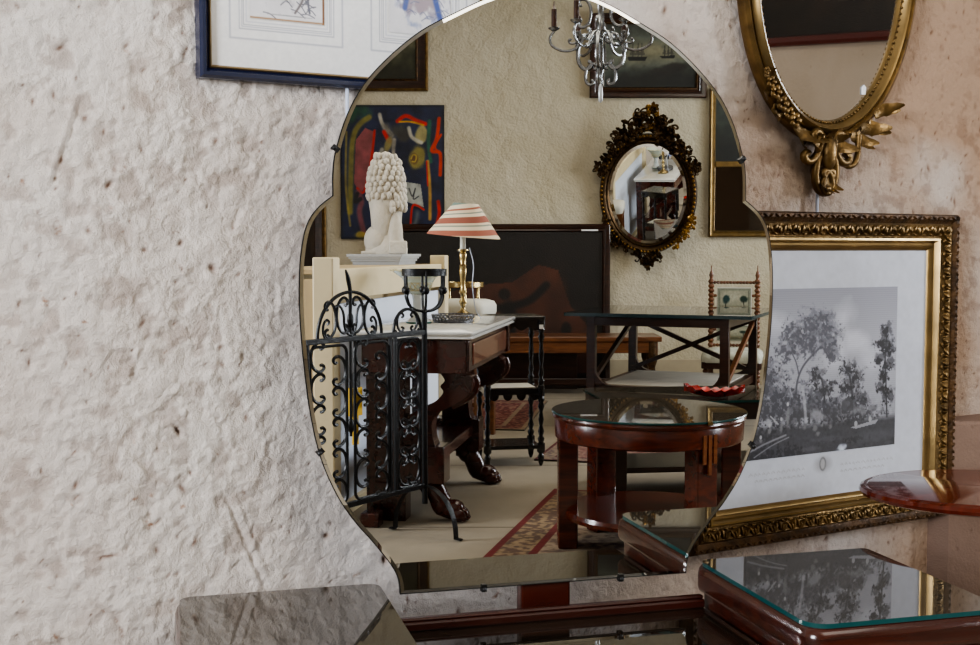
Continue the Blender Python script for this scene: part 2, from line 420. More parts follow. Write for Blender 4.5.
# ------------------------------------------------------------------ the setting
def front_wall():
    xs = np.concatenate([np.linspace(LEFT_X, -.05, 6), np.arange(.0, 2.72, .0034), np.linspace(2.8, RIGHT_X, 5)])
    zs = np.concatenate([np.linspace(0, .3, 3), np.arange(.36, 1.95, .0034), np.linspace(2.05, CEIL, 4)])
    nx, nz = len(xs), len(zs)
    X, Z = np.meshgrid(xs, zs)
    dense = np.clip((X - .0) / .08, 0, 1) * np.clip((2.72 - X) / .08, 0, 1) * np.clip((Z - .36) / .08, 0, 1) * np.clip((1.95 - Z) / .08, 0, 1)
    def samp(fx, fz, seed, octv=4):     # noise sampled on the dense span
        ix = (xs >= 0) & (xs <= 2.72); iz = (zs >= .36) & (zs <= 1.95)
        g = np.zeros((nz, nx)); g[np.ix_(iz, ix)] = fbm(ix.sum(), iz.sum(), fx, fz, seed, octv) - .5; return g
    h = samp(7, 4.3, 3, 2) * .011 + samp(45, 30, 11, 3) * .006
    kn = samp(120, 70, 23, 3); h += np.clip(kn, -.12, .3) * .0065
    pl = samp(95, 56, 131, 4); msk = np.clip((samp(7, 4, 133, 3) + .10) * 7, 0, 1)
    fine = np.tanh((samp(150, 88, 137, 3) - .10) * 14)
    h += (np.tanh((pl + .06) * 15) * .0014 + fine * .0010) * (.3 + .7 * msk)
    crev = (np.clip(-np.tanh((pl + .09) * 15), 0, 1) * .55 + np.clip(fine, 0, 1) * .0) * (.15 + .85 * msk)
    st = samp(30, 60, 5, 2); h += np.clip(st - .1, 0, 1) * .008
    rough = np.clip((1.95 - X) / .5, .3, 1)          # the plaster is smoother to the right
    h *= rough
    pit = np.zeros_like(h)
    rs = np.random.RandomState(4)
    def stroke(P, Q, w, dep, ridge):                 # trowel stroke: a groove with a lip along it
        a = np.array([P.x, P.z]); b = np.array([Q.x, Q.z]); d = b - a; l2 = d @ d
        t = np.clip(((X - a[0]) * d[0] + (Z - a[1]) * d[1]) / l2, 0, 1)
        rx, rz = X - a[0] - t * d[0], Z - a[1] - t * d[1]
        sd = (rx * d[1] - rz * d[0]) / math.sqrt(l2); r = np.hypot(rx, rz)
        fade = np.clip(np.minimum(t, 1 - t) * 6, 0, 1)
        wob = 1 + .6 * samp(60, 40, 77, 2)
        return -dep * np.exp(-(r / (w * wob)) ** 2) * fade + ridge * np.exp(-((sd - 1.6 * w) / w) ** 2) * (r < 5 * w) * fade
    for (x0, y0, x1, y1, w, dp, rg) in [(84, 92, 47, 200, .006, .006, .006), (60, 105, 90, 80, .006, .004, .003), (222, 488, 266, 592, .0045, .008, .005),
                                        (232, 482, 276, 592, .003, .002, .005), (130, 448, 156, 480, .007, .008, .003), (100, 175, 88, 140, .005, .003, .004), (10, 235, 0, 200, .006, .005, .003),
                                        (60, 560, 115, 552, .005, .006, .002), (20, 300, 60, 345, .006, .004, .003), (150, 330, 128, 390, .006, .004, .004), (232, 230, 240, 208, .006, .008, .003),
                                        (215, 410, 200, 375, .005, .004, .003), (165, 95, 172, 120, .006, .006, .003), (250, 330, 300, 345, .005, .003, .003), (40, 420, 90, 400, .006, .004, .003),
                                        (310, 115, 318, 135, .004, .004, .002), (110, 520, 60, 505, .005, .004, .003), (245, 150, 270, 175, .004, .003, .003), (340, 565, 370, 590, .004, .004, .003)]:
        h += stroke(WALL(x0, y0), WALL(x1, y1), w * .8, dp * .45, rg * .45)
    for i in range(46):                              # random strokes
        x, z = rs.uniform(.15, 2.4), rs.uniform(.5, 1.9); a = rs.uniform(.6, 2.2); l = rs.uniform(.04, .16)
        h += stroke(Vector((x, 0, z)), Vector((x + l * cos(a), 0, z + l * sin(a))), rs.uniform(.002, .005), rs.uniform(.0005, .0018), rs.uniform(.0005, .0018)) * (.4 if x > 1.6 else 1)
    pits = [(WALL(178, 431), .010, .0032, 2.1, .014), (WALL(181, 243), .006, .004, .9, .008), (WALL(212, 268), .005, .007, .6, .008), (WALL(109, 185), .008, .004, .8, .008), (WALL(327, 536), .006, .005, .2, .009),
            (WALL(385, 560), .006, .010, .3, .008), (WALL(145, 250), .005, .004, .2, .006), (WALL(107, 557), .02, .003, .1, .007), (WALL(60, 48), .01, .004, .5, .006)]
    for i in range(900):
        x = rs.uniform(.1, 2.6); r = rs.uniform(.0011, .0026) if rs.rand() < .93 else rs.uniform(.003, .0045)
        pits.append((Vector((x, 0, rs.uniform(.4, 1.9))), r * rs.uniform(1.2, 3.4), r, rs.uniform(.6, 2.2), rs.uniform(.0015, .0035)))
    for P, ra, rb, an, dp in pits:
        m = (np.abs(X - P.x) < .05) & (np.abs(Z - P.z) < .05)
        dx, dz = X[m] - P.x, Z[m] - P.z
        u, v = (dx * cos(an) + dz * sin(an)) / ra, (-dx * sin(an) + dz * cos(an)) / rb
        g = np.exp(-(u * u + v * v)); h[m] -= dp * g; pit[m] = np.maximum(pit[m], g * .9)
    h *= dense
    low = np.clip((-h - .005) / .010, 0, 1) * .2
    pit = np.maximum(np.maximum(pit, low), crev * .6) * dense  # pit dirt joined by crevice shade, painted in for stronger relief
    blot = samp(8, 5, 41, 4) + .5
    pink = np.clip((X - 1.15) / .85, 0, 1) * np.clip(.72 + (blot - .5) * 2.2 + np.clip(Z - 1.0, -.2, .5) * .3, 0, 1)  # pink paint patches, also standing in for dimmer light at right
    pink = np.maximum(pink, np.clip((blot - .62) * 2.4, 0, .4) * np.clip((Z - 1.15) * 2.5, 0, 1))
    rust = np.clip((samp(160, 95, 91, 2) - .2) * 5, 0, 1) * np.clip((X - 1.0) / .8, .1, 1) * .35
    pit = np.maximum(pit, rust)
    n = nx * nz
    co = np.stack([X, WALL_Y - h, Z], -1).reshape(n, 3)
    i = np.arange(n).reshape(nz, nx)
    q = np.stack([i[:-1, :-1], i[:-1, 1:], i[1:, 1:], i[1:, :-1]], -1).reshape(-1, 4)
    me = bpy.data.meshes.new('wall_front')
    me.vertices.add(n); me.vertices.foreach_set('co', co.ravel())
    me.loops.add(q.size); me.loops.foreach_set('vertex_index', q.ravel().astype(np.int32))
    me.polygons.add(len(q)); me.polygons.foreach_set('loop_start', np.arange(0, q.size, 4, dtype=np.int32))
    me.update(calc_edges=True); me.validate(); me.shade_smooth()
    at = me.color_attributes.new('tone', 'FLOAT_COLOR', 'POINT')
    at.data.foreach_set('color', np.stack([pit, np.clip(pink, 0, .95), np.zeros_like(pit), np.ones_like(pit)], -1).ravel())
    me.materials.append(M['plaster_front'])
    o = bpy.data.objects.new('wall_front', me); C.objects.link(o); o['kind'] = 'structure'
front_wall()
W_ = RIGHT_X - LEFT_X; MX = (RIGHT_X + LEFT_X) / 2
struct('wall_back', MB().box((MX, BACK_Y - .1, CEIL / 2), (W_ + .4, .2, CEIL)), M['plaster_back'])
struct('baseboard_back', MB().box((MX, BACK_Y + .012, .11), (W_, .024, .22)), M['skirting'], bevel=.006)
ML = (WALL_Y + BACK_Y) / 2; LL = WALL_Y - BACK_Y
LW = (-1.9, .7, .8, 2.8)
lw = MB()
for y0, y1, z0, z1 in ((BACK_Y, LW[0], 0, CEIL), (LW[1], WALL_Y, 0, CEIL), (LW[0], LW[1], 0, LW[2]), (LW[0], LW[1], LW[3], CEIL)):
    lw.box((LEFT_X - .12, (y0 + y1) / 2, (z0 + z1) / 2), (.24, y1 - y0, z1 - z0))
struct('wall_left', lw, M['plaster_side'])
struct('ceiling', MB().box((MX, ML, CEIL + .1), (W_ + .4, LL + .4, .2)), M['ceiling'])
# right wall with two window openings
WIN = [(-.42, .27, .75, 2.9), (-5.7, -2.3, .75, 3.0)]
rw = MB()
def rwbox(y0, y1, z0, z1): rw.box((RIGHT_X + .12, (y0 + y1) / 2, (z0 + z1) / 2), (.24, y1 - y0, z1 - z0))
rwbox(BACK_Y, -5.7, 0, CEIL); rwbox(-2.3, -.42, 0, CEIL); rwbox(.27, WALL_Y, 0, CEIL)
for y0, y1, z0, z1 in WIN: rwbox(y0, y1, 0, z0); rwbox(y0, y1, z1, CEIL)
struct('wall_right', rw, M['plaster_side'])
for k, (y0, y1, z0, z1) in enumerate(WIN + [LW]):
    wx = RIGHT_X + .1 if k < 2 else LEFT_X - .1
    fr = MB(); yc = (y0 + y1) / 2
    for y in (y0 + .03, y1 - .03): fr.box((wx, y, (z0 + z1) / 2), (.08, .06, z1 - z0))
    for z in (z0 + .03, z1 - .03): fr.box((wx, yc, z), (.08, y1 - y0, .06))
    nb = 2 if k == 0 else 3
    for j in range(1, nb): fr.box((wx, y0 + (y1 - y0) * j / nb, (z0 + z1) / 2), (.05, .04, z1 - z0))
    fr.box((wx, yc, z0 + (z1 - z0) * .72), (.05, y1 - y0, .04))
    w = struct('window_%d' % (k + 1), fr, M['cream_paint'])
    MB().box((wx, yc, (z0 + z1) / 2), (.006, y1 - y0 - .04, z1 - z0 - .04)).build('window_glass', M['window_glass'], w, 0)
# floor with the seams of its matting
def floor_mat():
    m = pm('matting', (.545, .505, .44), .95, bump=.25, bscale=240, var=.10, vscale=3)
    nt = m.node_tree; N, L = nt.nodes, nt.links; b = N['Principled BSDF']
    src = b.inputs['Base Color'].links[0].from_socket
    tc = N.new('ShaderNodeTexCoord'); sp = N.new('ShaderNodeSeparateXYZ'); L.new(tc.outputs['Object'], sp.inputs[0])
    ad = N.new('ShaderNodeMath'); ad.operation = 'ADD'; ad.inputs[1].default_value = 1.18 + 14.4; L.new(sp.outputs['Y'], ad.inputs[0])
    md = N.new('ShaderNodeMath'); md.operation = 'MODULO'; md.inputs[1].default_value = 1.44; L.new(ad.outputs[0], md.inputs[0])
    lt = N.new('ShaderNodeMath'); lt.operation = 'LESS_THAN'; lt.inputs[1].default_value = .012; L.new(md.outputs[0], lt.inputs[0])
    mx = N.new('ShaderNodeMix'); mx.data_type = 'RGBA'; L.new(lt.outputs[0], mx.inputs['Factor']); L.new(src, mx.inputs['A'])
    mx.inputs['B'].default_value = lin((.30, .26, .20)) + (1,)
    L.new(mx.outputs['Result'], b.inputs['Base Color']); return m
struct('floor', MB().box((MX, ML, -.1), (W_ + .4, LL + .4, .2)), floor_mat())
# masonry ledge growing out of the front wall at the right
e0 = DZ(951, 421, .745); e1 = e0 + Vector((cos(YAW), -sin(YAW), 0)) * 1.3
led = MB().prism([(e0.x - .02, WALL_Y + .02), (e0.x, e0.y), (e1.x, e1.y), (e1.x, WALL_Y + .02)], 0, .745)
struct('trim_1', led, plaster('plaster_ledge', (.55, .46, .405), (.50, .415, .36), (.42, .33, .27), .3, 22), bevel=.008)

# ------------------------------------------------------------------ the dressing table with its mirror
DT = thing('dressing_table', 'dark mahogany dressing table with glass tops and tall shaped frameless mirror', 'dressing table', (1.1054, 1.7149, 0), math.radians(-15))
HALF = [(0, 1.588), (.055, 1.581), (.11, 1.563), (.165, 1.536), (.219, 1.506), (.27, 1.464), (.312, 1.418), (.34, 1.368), (.359, 1.31), (.364, 1.275), (.3645, 1.237)]
HALF2 = [(.3645, 1.237), (.39, 1.216), (.407, 1.189), (.416, 1.148), (.4195, 1.10), (.419, 1.04), (.4135, .965), (.403, .88), (.387, .81), (.362, .75), (.334, .706), (.301, .666), (.272, .627), (.26, .602), (.257, .5775)]
def dense(P):
    return [(p.x, p.y) for p in smooth_line([(a, b, 0) for a, b in P], 4)]
right = dense(HALF)[:-1] + dense(HALF2)
outline = right + [(x, .5775) for x in (.17, .085, 0, -.085, -.17)] + [(-x, z) for x, z in reversed(right[1:])]
def inset(P, d):
    n = len(P); out = []
    for i in range(n):
        a, b, c = Vector(P[i - 1]), Vector(P[i]), Vector(P[(i + 1) % n])
        u = (b - a).normalized(); v = (c - b).normalized()
        n1, n2 = Vector((-u.y, u.x)), Vector((-v.y, v.x))
        m = (n1 + n2)
        m = m / max(.35, m.length_squared / 2) if m.length > 1e-6 else n1
        out.append(tuple(b - m * d))
    return out
inn = inset(outline, .0055)
n_ = len(outline)
mg = MB()
mg.add([(x, 0, z) for x, z in inn], [tuple(range(n_))])
glass = mg.build('mirror_glass', M['mirror'], DT, 0)
bv = MB()
bv.rings([[(x, 0, z) for x, z in inn], [(x, .0006, z) for x, z in outline]])
bv.build('mirror_bevel', M['mirror'], DT, 0)
bk = MB(); bk.rings([[(x, .0013, z) for x, z in inset(outline, .001)], [(x, .0013, z) for x, z in inset(outline, -.0018)], [(x, .012, z) for x, z in inset(outline, -.0012)], [(x, .012, z) for x, z in inset(outline, .03)]])
bk.add([(x, .012, z) for x, z in inset(outline, .03)], [tuple(range(n_))])
bk.build('mirror_backboard', M['black'], DT, 0)
for x, z in ((-.361, 1.313), (.357, 1.309), (-.3895, .822), (.3845, .80), (-.114, .577), (.134, .577)):
    ang = math.atan2(x * .8, (z - 1.08)) if abs(x) > .2 else PI
    cl = MB(); X = T(x, 0, z) @ Ry(ang) @ Matrix.Scale(.72, 4)
    cl.box((0, -.004, -.003), (.012, .005, .012), X); cl.ball((0, -.004, .003), (.0065, .006, .0065), 8, X); cl.box((0, .004, .006), (.012, .016, .006), X)
    cl.build('mirror_clip', M['black'], DT, 40)
for nm, x in (('mirror_post', .002),):
    MB().box((x, .032, .72), (.09, .03, .96)).build(nm, M['mahog'], DT, 0, .004)
MB().box((0, -.035, .533), (.548, .022, .015)).box((0, -.033, .543), (.548, .014, .006)).build('rail', M['mahog'], DT, 0, .003)
sh = MB().prism(rrect(-.274, -.395, .274, -.001, .004), .40, .519); sh.build('shelf', M['mahog_dark'], DT, 0, .004)
MB().prism(rrect(-.272, -.388, .272, -.024, .004), .5192, .5255).build('shelf_glass', M['slab_glass_low'], DT, 0)
MB().box((0, -.4, .463), (.46, .014, .10)).build('drawer_front', M['mahog'], DT, 0, .004)
for sx, a, b in ((1, .272, .622), (-1, -.622, -.289)):
    ped = bpy.data.objects.new('pedestal', None); C.objects.link(ped); ped.parent = DT
    rad = (.035, .03, .012, .022) if sx > 0 else (.03, .035, .022, .02)
    MB().prism(rrect(a + .012, -.383, b - .012, -.004, .02), .05, .545).build('carcase', M['mahog_dark'], ped, 30, .003)
    tp = MB(); ins = [(.010, .545), (.003, .549), (.0, .557), (.0, .578), (.003, .588), (.009, .5925)]
    tp.rings([[(x, y, z) for x, y in rrect(a + i, -.4 + i, b - i, -.001 - i * .3, tuple(max(.004, q - i) for q in rad))] for i, z in ins], cap=True)
    tp.build('top_board', M['mahog_dark'], ped, 60)
    MB().prism(rrect(a + .007, -.393, b - .007, -.005, rad), .5925, .5998).build('glass_top', M['slab_glass'], ped, 30)
    MB().box(((a + b) / 2, -.2, .03), (b - a - .05, .34, .06)).build('plinth', M['mahog_dark'], ped, 0, .004)
    for z, hh in ((.46, .13), (.31, .15), (.15, .15)):
        dr = MB().box(((a + b) / 2, -.389, z), (b - a - .07, .016, hh)).build('drawer', M['mahog'], ped, 0, .004)
    for z in (.46, .31, .15):
        MB().tube([((a + b) / 2 - .04, -.397, z), ((a + b) / 2 - .035, -.412, z), ((a + b) / 2 + .035, -.412, z), ((a + b) / 2 + .04, -.397, z)], .004, 8).build('drawer_pull', M['brass'], ped)

# ------------------------------------------------------------------ things on the front wall
# framed pair of prints, upper left
fp0 = WALL(200, 77, 1.925); fx1 = 1.118; fz1 = 1.84
fw, fh = fx1 - fp0.x, fz1 - fp0.z
FP = thing('framed_prints', 'navy blue framed pair of sketches in a wide cream mat, high on left wall', 'picture', ((fp0.x + fx1) / 2, WALL_Y - .006, (fp0.z + fz1) / 2))
MB().rect_frame(fw, fh, [(.0, -.02), (.0, .020), (.004, .026), (.010, .024), (.015, .017), (.017, .015)]).build('frame', M['navy'], FP, 30)
MB().rect_frame(fw, fh, [(.0165, .015), (.0185, .019), (.021, .016), (.0225, .012)]).build('gilt_slip', M['gilt_bright'], FP, 30)
mw, mh = fw - .045, fh - .045
pic = Paint(420, 300, (.93, .925, .91), mw / mh); pic.noise(.03, 60, 3)
o1 = (WALL(249, 15, 1.94).x, WALL(323, 26, 1.94).x); o2 = (WALL(388, 20, 1.94).x, WALL(449, 10, 1.94).x); oz0, oz1 = WALL(323, 26, 1.94).z, 1.755
def mu(x): return (x - (fp0.x + .0225)) / mw
def mv(z): return 1 - (z - (fp0.z + .0225)) / mh
for a, b in (o1, o2):
    for g, wd, cl in ((.006, .0022, .80), (.011, .0016, .68), (.014, .0016, .74), (.018, .0016, .70), (.034, .0028, .74)):
        x0, x1, y0, y1 = mu(a - g), mu(b + g), mv(oz1 + g), mv(oz0 - g)
        pic.line([(x0, y0), (x1, y0), (x1, y1), (x0, y1), (x0, y0)], wd / mh * .8, (cl, cl, cl + .02), .9)
panel('mat', mw, mh, pic, M['glazed'], FP, (0, -.009, 0))
for k, (a, b) in enumerate((o1, o2)):
    w, h = b - a, oz1 - oz0
    p = Paint(130, 190, (.88, .87, .87), w / h); p.noise(.05, 12, 5 + k)
    rs = np.random.RandomState(20 + k)
    if k == 0:
        tx = (fbm(130, 190, 14, 20, 8) - .5) * 1.6
        p.ell(.5, .45, .38, .4, (.55, .54, .56), .5, .55, 0, tx)
        for i in range(46):
            x, y = rs.uniform(.12, .85), rs.uniform(.5, .95); l = rs.uniform(.06, .2); an = rs.uniform(-.5, .5)
            p.curve([(x, y), (x + l * .5, y + an * .1 - .015), (x + l, y + an * .18)], .006, (.36, .36, .40), .8)
        p.curve([(.7, .6), (.72, .8), (.6, .93)], .012, (.45, .42, .42)); p.curve([(.85, .55), (.78, .8), (.8, .92)], .012, (.42, .42, .46))
        for i in range(8): p.line([(.5 + rs.uniform(-.3, .3), .955), (.55 + rs.uniform(-.3, .3), .957)], .004, (.6, .6, .6), .7)
        p.line([(.99, 0), (.99, 1)], .012, (.48, .31, .18)); p.line([(0, .99), (1, .99)], .008, (.62, .47, .30))
    else:
        tx = (fbm(130, 190, 10, 14, 9) - .5) * 1.4
        p.ell(.5, .62, .5, .3, (.58, .62, .74), .35, .9, 0, tx)
        p.ell(.55, .75, .42, .12, (.66, .58, .58), .5, .8, -.2, tx)
        p.curve([(.28, .2), (.35, .5), (.25, .8)], .03, (.34, .40, .62)); p.curve([(.62, .3), (.7, .6), (.85, .9)], .035, (.30, .37, .62)); p.curve([(.7, .5), (.9, .45), (.97, .3)], .02, (.42, .48, .68))
        for i in range(30):
            x, y = rs.uniform(.1, .9), rs.uniform(.45, .92); p.curve([(x, y), (x + .06, y - .02), (x + .14, y + rs.uniform(-.04, .04))], .006, (.42, .44, .55), .6)
    panel('sketch', w, h, p, M['glazed'], FP, ((a + b) / 2 - FP.location.x, -.0105, (oz0 + oz1) / 2 - FP.location.z), label='pencil sketch on white paper' if k == 0 else 'blue wash sketch on white paper')
cx = WALL(343, 95).x
tag(MB().tube([(cx, WALL_Y - .018, 1.43), (cx + .001, WALL_Y - .016, 1.25), (cx + .004, WALL_Y - .016, 1.0)], .0032, 8).build('hanging_wire', M['string']), 'thin white cord hanging down the wall below the navy picture frame', 'cord')

# engraving in a wide gilt frame, right of the mirror
GX0, GX1, GZ0, GZ1 = 1.578, 2.376, .518, 1.2325
gw, gh = GX1 - GX0, GZ1 - GZ0
GF = thing('framed_engraving', 'large pastoral landscape engraving in an ornate gilt frame, right of the tall mirror', 'picture', ((GX0 + GX1) / 2, WALL_Y - .022, (GZ0 + GZ1) / 2))
MB().rect_frame(gw, gh, [(.0, -.012), (.0, .020), (.004, .029), (.012, .030), (.018, .024), (.022, .022)]).build('outer_moulding', M['gilt_dark'], GF, 35)
MB().rect_frame(gw, gh, [(.022, .022), (.026, .026), (.040, .021), (.050, .014), (.053, .014)]).build('ogee_moulding', M['gilt'], GF, 40)
MB().rect_frame(gw, gh, [(.053, .014), (.056, .020), (.061, .021), (.064, .016), (.067, .010), (.072, .009), (.075, .013), (.079, .011), (.084, .002)]).build('inner_slip', M['gilt_bright'], GF, 35)
lf = MB(); dt = MB()
def along(inset_, step, fn):
    w, h = gw - 2 * inset_, gh - 2 * inset_
    for side, L_, X in ((0, w, T(0, 0, h / 2)), (1, h, T(w / 2, 0, 0) @ Ry(PI / 2)), (2, w, T(0, 0, -h / 2) @ Ry(PI)), (3, h, T(-w / 2, 0, 0) @ Ry(-PI / 2))):
        k = max(1, int(L_ / step))
        for i in range(k + 1): fn(X @ T(-L_ / 2 + L_ * i / k, 0, 0), i)
def leaf(X, i):
    X = X @ Ry(.35 if i % 2 else -.1)      # one acanthus leaf: two curling lobes and a stem
    lf.ball((-.0075, -.024, -.001), (.0045, .006, .011), 6, X @ Ry(.5)); lf.ball((.0075, -.024, -.001), (.0045, .006, .011), 6, X @ Ry(-.5))
    lf.ball((0, -.026, .004), (.003, .005, .008), 6, X); lf.ball((0, -.022, -.010), (.007, .004, .003), 6, X)
along(.038, .026, leaf); lf.build('acanthus_band', M['gilt'], GF, 60)
def bud(X, i):
    dt.ball((0, -.030, 0), (.007, .004, .0026), 6, X @ Ry(.5 if i % 2 else -.5))
along(.009, .016, bud); dt.build('outer_ornament', M['gilt_dark'], GF, 60)
pw, ph = gw - .168, gh - .168
px0, pz0 = GX0 + .084, GZ0 + .084
ex0, ex1, ez0, ez1 = 1.742, 2.196, .700, 1.066
pap = Paint(240, 210, (.81, .825, .86), pw / ph); pap.noise(.035, 40, 5); pap.noise(.05, 3, 15)
eu0, eu1, ev0, ev1 = (ex0 - px0) / pw, (ex1 - px0) / pw, 1 - (ez1 - pz0) / ph, 1 - (ez0 - pz0) / ph
uc, vc = (eu0 + eu1) / 2, ev1 + .05
pap.ell(uc, vc, .055, .042, (.62, .62, .64), .6, .7); pap.ell(uc, vc - .002, .018, .032, (.45, .45, .46), .2); pap.ell(uc, vc - .002, .012, .024, (.70, .70, .71), .2)
rs = np.random.RandomState(5)
for sx in (-1, 1):
    for r_, ln in ((0, .26), (1, .22)):
        x = uc + sx * .09
        while abs(x - uc) < .09 + ln:
            l = rs.uniform(.008, .02); pap.curve([(x, vc + .012 + r_ * .026), (x + sx * l * .5, vc + .006 + r_ * .026), (x + sx * l, vc + .013 + r_ * .026)], .0026, (.66, .66, .68), .8); x += sx * (l + .008)
panel('paper', pw, ph, pap, M['glazed'], GF, (0, -.003, 0))
def engraving():
    nx, ny = 330, 270; e = Paint(nx, ny, (.56, .56, .58), (ex1 - ex0) / (ez1 - ez0))
    sky = np.clip((e.Y) / .6, 0, 1); e.blend(sky * .55, (.78, .78, .79))
    for cx, cy, rx, ry in ((.62, .2, .12, .14), (.7, .33, .13, .1), (.56, .42, .1, .12), (.83, .45, .1, .12), (.1, .2, .2, .1)): e.ell(cx, cy, rx, ry, (.82, .82, .83), .8, .5, 0, (fbm(nx, ny, 9, 9, 3) - .5))
    hatch = .5 + .5 * np.sin(e.Y * 480); e.a *= (1 - .05 * hatch)[..., None]
    fol = fbm(nx, ny, 34, 28, 40, 4, .65) - .5; fol2 = fbm(nx, ny, 60, 50, 44, 3, .7) - .5
    def tree(blobs, col, dens=1.):
        for cx, cy, rx, ry in blobs:
            e.ell(cx, cy, rx, ry, tuple(c + .10 for c in col), .5, .55 * dens, 0, fol * 2.2)
            e.ell(cx - .01, cy + .01, rx * .9, ry * .9, col, .35, .8 * dens, 0, fol2 * 3.0 + .25)
    # far woods, the tall bending tree, the two upright trees and the feathery tree at the right
    tree([(.08, .42, .12, .14), (.04, .56, .14, .12), (.16, .6, .14, .12), (.3, .66, .16, .1)], (.44, .44, .46))
    e.curve([(.31, .66), (.32, .55), (.36, .46), (.44, .38), (.5, .33)], .010, (.36, .36, .38)); e.curve([(.33, .52), (.31, .44), (.28, .38)], .007, (.38, .38, .4)); e.curve([(.13, .62), (.12, .52), (.09, .44)], .006, (.36, .36, .38))
    tree([(.3, .27, .10, .09), (.42, .22, .12, .10), (.5, .28, .11, .10), (.38, .33, .13, .09), (.53, .36, .07, .07), (.25, .36, .07, .06), (.47, .17, .07, .05), (.56, .42, .05, .05)], (.33, .33, .35))
    e.curve([(.5, .80), (.5, .65), (.48, .55)], .01, (.25, .25, .26)); tree([(.45, .53, .06, .07), (.5, .62, .09, .08), (.44, .7, .09, .09), (.53, .74, .1, .08)], (.24, .24, .25), 1.1)
    e.curve([(.70, .82), (.69, .66), (.67, .54)], .01, (.22, .22, .23)); tree([(.66, .49, .06, .06), (.72, .54, .055, .06), (.67, .6, .07, .07), (.72, .68, .06, .07), (.78, .69, .035, .04)], (.22, .22, .23), 1.1)
    e.curve([(.94, .82), (.93, .62), (.92, .45), (.93, .3)], .008, (.20, .20, .21)); tree([(.93, .27, .04, .05), (.9, .35, .05, .05), (.95, .38, .05, .06), (.88, .45, .045, .04), (.95, .48, .05, .05), (.92, .56, .05, .06), (.9, .63, .045, .04), (.95, .68, .05, .06)], (.17, .17, .18), 1.2)
    tree([(.08, .66, .16, .16), (.22, .70, .18, .14), (.38, .72, .16, .12), (.56, .74, .16, .10), (.70, .76, .14, .08), (.12, .52, .13, .12)], (.33, .33, .35), 1.15)
    # middle distance: bank, hut, waterfall light
    tree([(.62, .76, .16, .06), (.8, .78, .14, .05), (.36, .76, .14, .07)], (.33, .33, .34)); e.ell(.74, .76, .12, .035, (.55, .55, .56), .5, .6, 0, fol * 2)
    e.poly([(.62, .70), (.66, .67), (.70, .70), (.70, .76), (.62, .76)], (.35, .35, .36), .8)
    e.curve([(.36, .62), (.37, .70), (.38, .80)], .016, (.72, .72, .73), .8); e.ell(.46, .77, .06, .04, (.62, .62, .63), .5, .9, .3, fol)
    # ground and water
    g = np.clip((e.Y - .80 - .03 * (fbm(nx, ny, 6, 1, 9) - .5)) / .04, 0, 1); e.blend(g * .9, (.30, .30, .31))
    tree([(.1, .86, .16, .07), (.06, .95, .2, .08), (.3, .97, .14, .05), (.72, .93, .12, .03)], (.24, .24, .25)); e.a *= (1 + .35 * fol2 * np.clip((e.Y - .6) * 3, 0, 1))[..., None]
    e.ell(.86, .93, .18, .05, (.42, .42, .43), .6, .6); e.ell(.52, .92, .12, .02, (.45, .45, .46), .6, .5, 0, fol * 2); e.ell(.4, .97, .08, .018, (.5, .5, .51), .5, .4, 0, fol)
    # boat, sheep, figures, fallen trunk
    e.poly([(.68, .865), (.84, .835), (.88, .83), (.86, .855), (.72, .875)], (.68, .68, .69)); e.ell(.72, .845, .012, .02, (.72, .72, .72)); e.ell(.82, .825, .012, .02, (.72, .72, .72))
    for x, y, r in ((.37, .84, .020), (.44, .845, .020), (.49, .83, .016), (.55, .85, .020), (.46, .885, .02), (.34, .83, .014)): e.ell(x, y, r * .9, r * 1.0, (.58, .58, .58), .7, .8, 0, fol * 1.8)
    for x, y, h in ((.26, .76, .07), (.22, .82, .045), (.145, .835, .03), (.09, .89, .02)):
        e.ell(x, y, .014, h * .85, (.58, .58, .58), .6, .8, .15, fol * 1.6); e.ell(x, y - h * 1.05, .009, .014, (.75, .75, .75), .3)
    e.curve([(.02, .95), (.12, .91), (.25, .87)], .008, (.68, .68, .69), .8); e.curve([(.05, .985), (.16, .925), (.27, .885)], .005, (.66, .66, .67), .8); e.curve([(.2, .8), (.17, .77), (.15, .75)], .006, (.7, .7, .7))
    g_ = np.clip(1 - .22 * np.clip((e.Y - .35) / .5, 0, 1), 0, 1)[..., None]; e.a = np.clip(((e.a - .5) * 1.45 + .54) * g_, .03, 1) * np.array([.97, .98, 1.0]); return e
panel('engraving', ex1 - ex0, ez1 - ez0, engraving(), M['glazed'], GF, ((ex0 + ex1) / 2 - GF.location.x, -.0042, (ez0 + ez1) / 2 - GF.location.z))
hx = WALL(812, 195).x
tag(MB().tube([(hx, WALL_Y - .016, 1.223), (hx, WALL_Y - .015, 1.33), (hx + .002, WALL_Y - .012, 1.385)], .0035, 8).build('hanging_wire', M['string']), 'short pale wire rising from the gilt engraving frame to the oval mirror', 'cord')

# oval gilt mirror, upper right
OA, OB = .264, .385
OM = thing('oval_gilt_mirror', 'oval mirror in a beaded gilt frame with leafy carving below, top right', 'mirror', (1.962, WALL_Y - .032, 1.766), rot=(math.radians(3), 0, 0))
MB().oval_frame(OA, OB, [(.004, -.012), (.0, .002), (.003, .012), (.012, .017), (.019, .012), (.022, .004), (.025, .004)]).build('outer_moulding', M['gilt'], OM, 40)
MB().oval_frame(OA, OB, [(.022, .004), (.025, .018), (.033, .026), (.041, .020), (.044, .012), (.046, .010), (.050, .010), (.053, .002)]).build('inner_moulding', M['gilt_bright'], OM, 40)
bd = MB()
for i in range(150):
    a = 2 * PI * i / 150; bd.ball(((OA - .048) * cos(a), -.012, (OB - .048) * sin(a)), .003, 6)
bd.build('bead_band', M['gilt'], OM, 60)
MB().add([((OA - .051) * cos(2 * PI * i / 72), -.003, (OB - .051) * sin(2 * PI * i / 72)) for i in range(72)], [tuple(range(72))]).build('mirror_glass', M['mirror_old'], OM, 0)
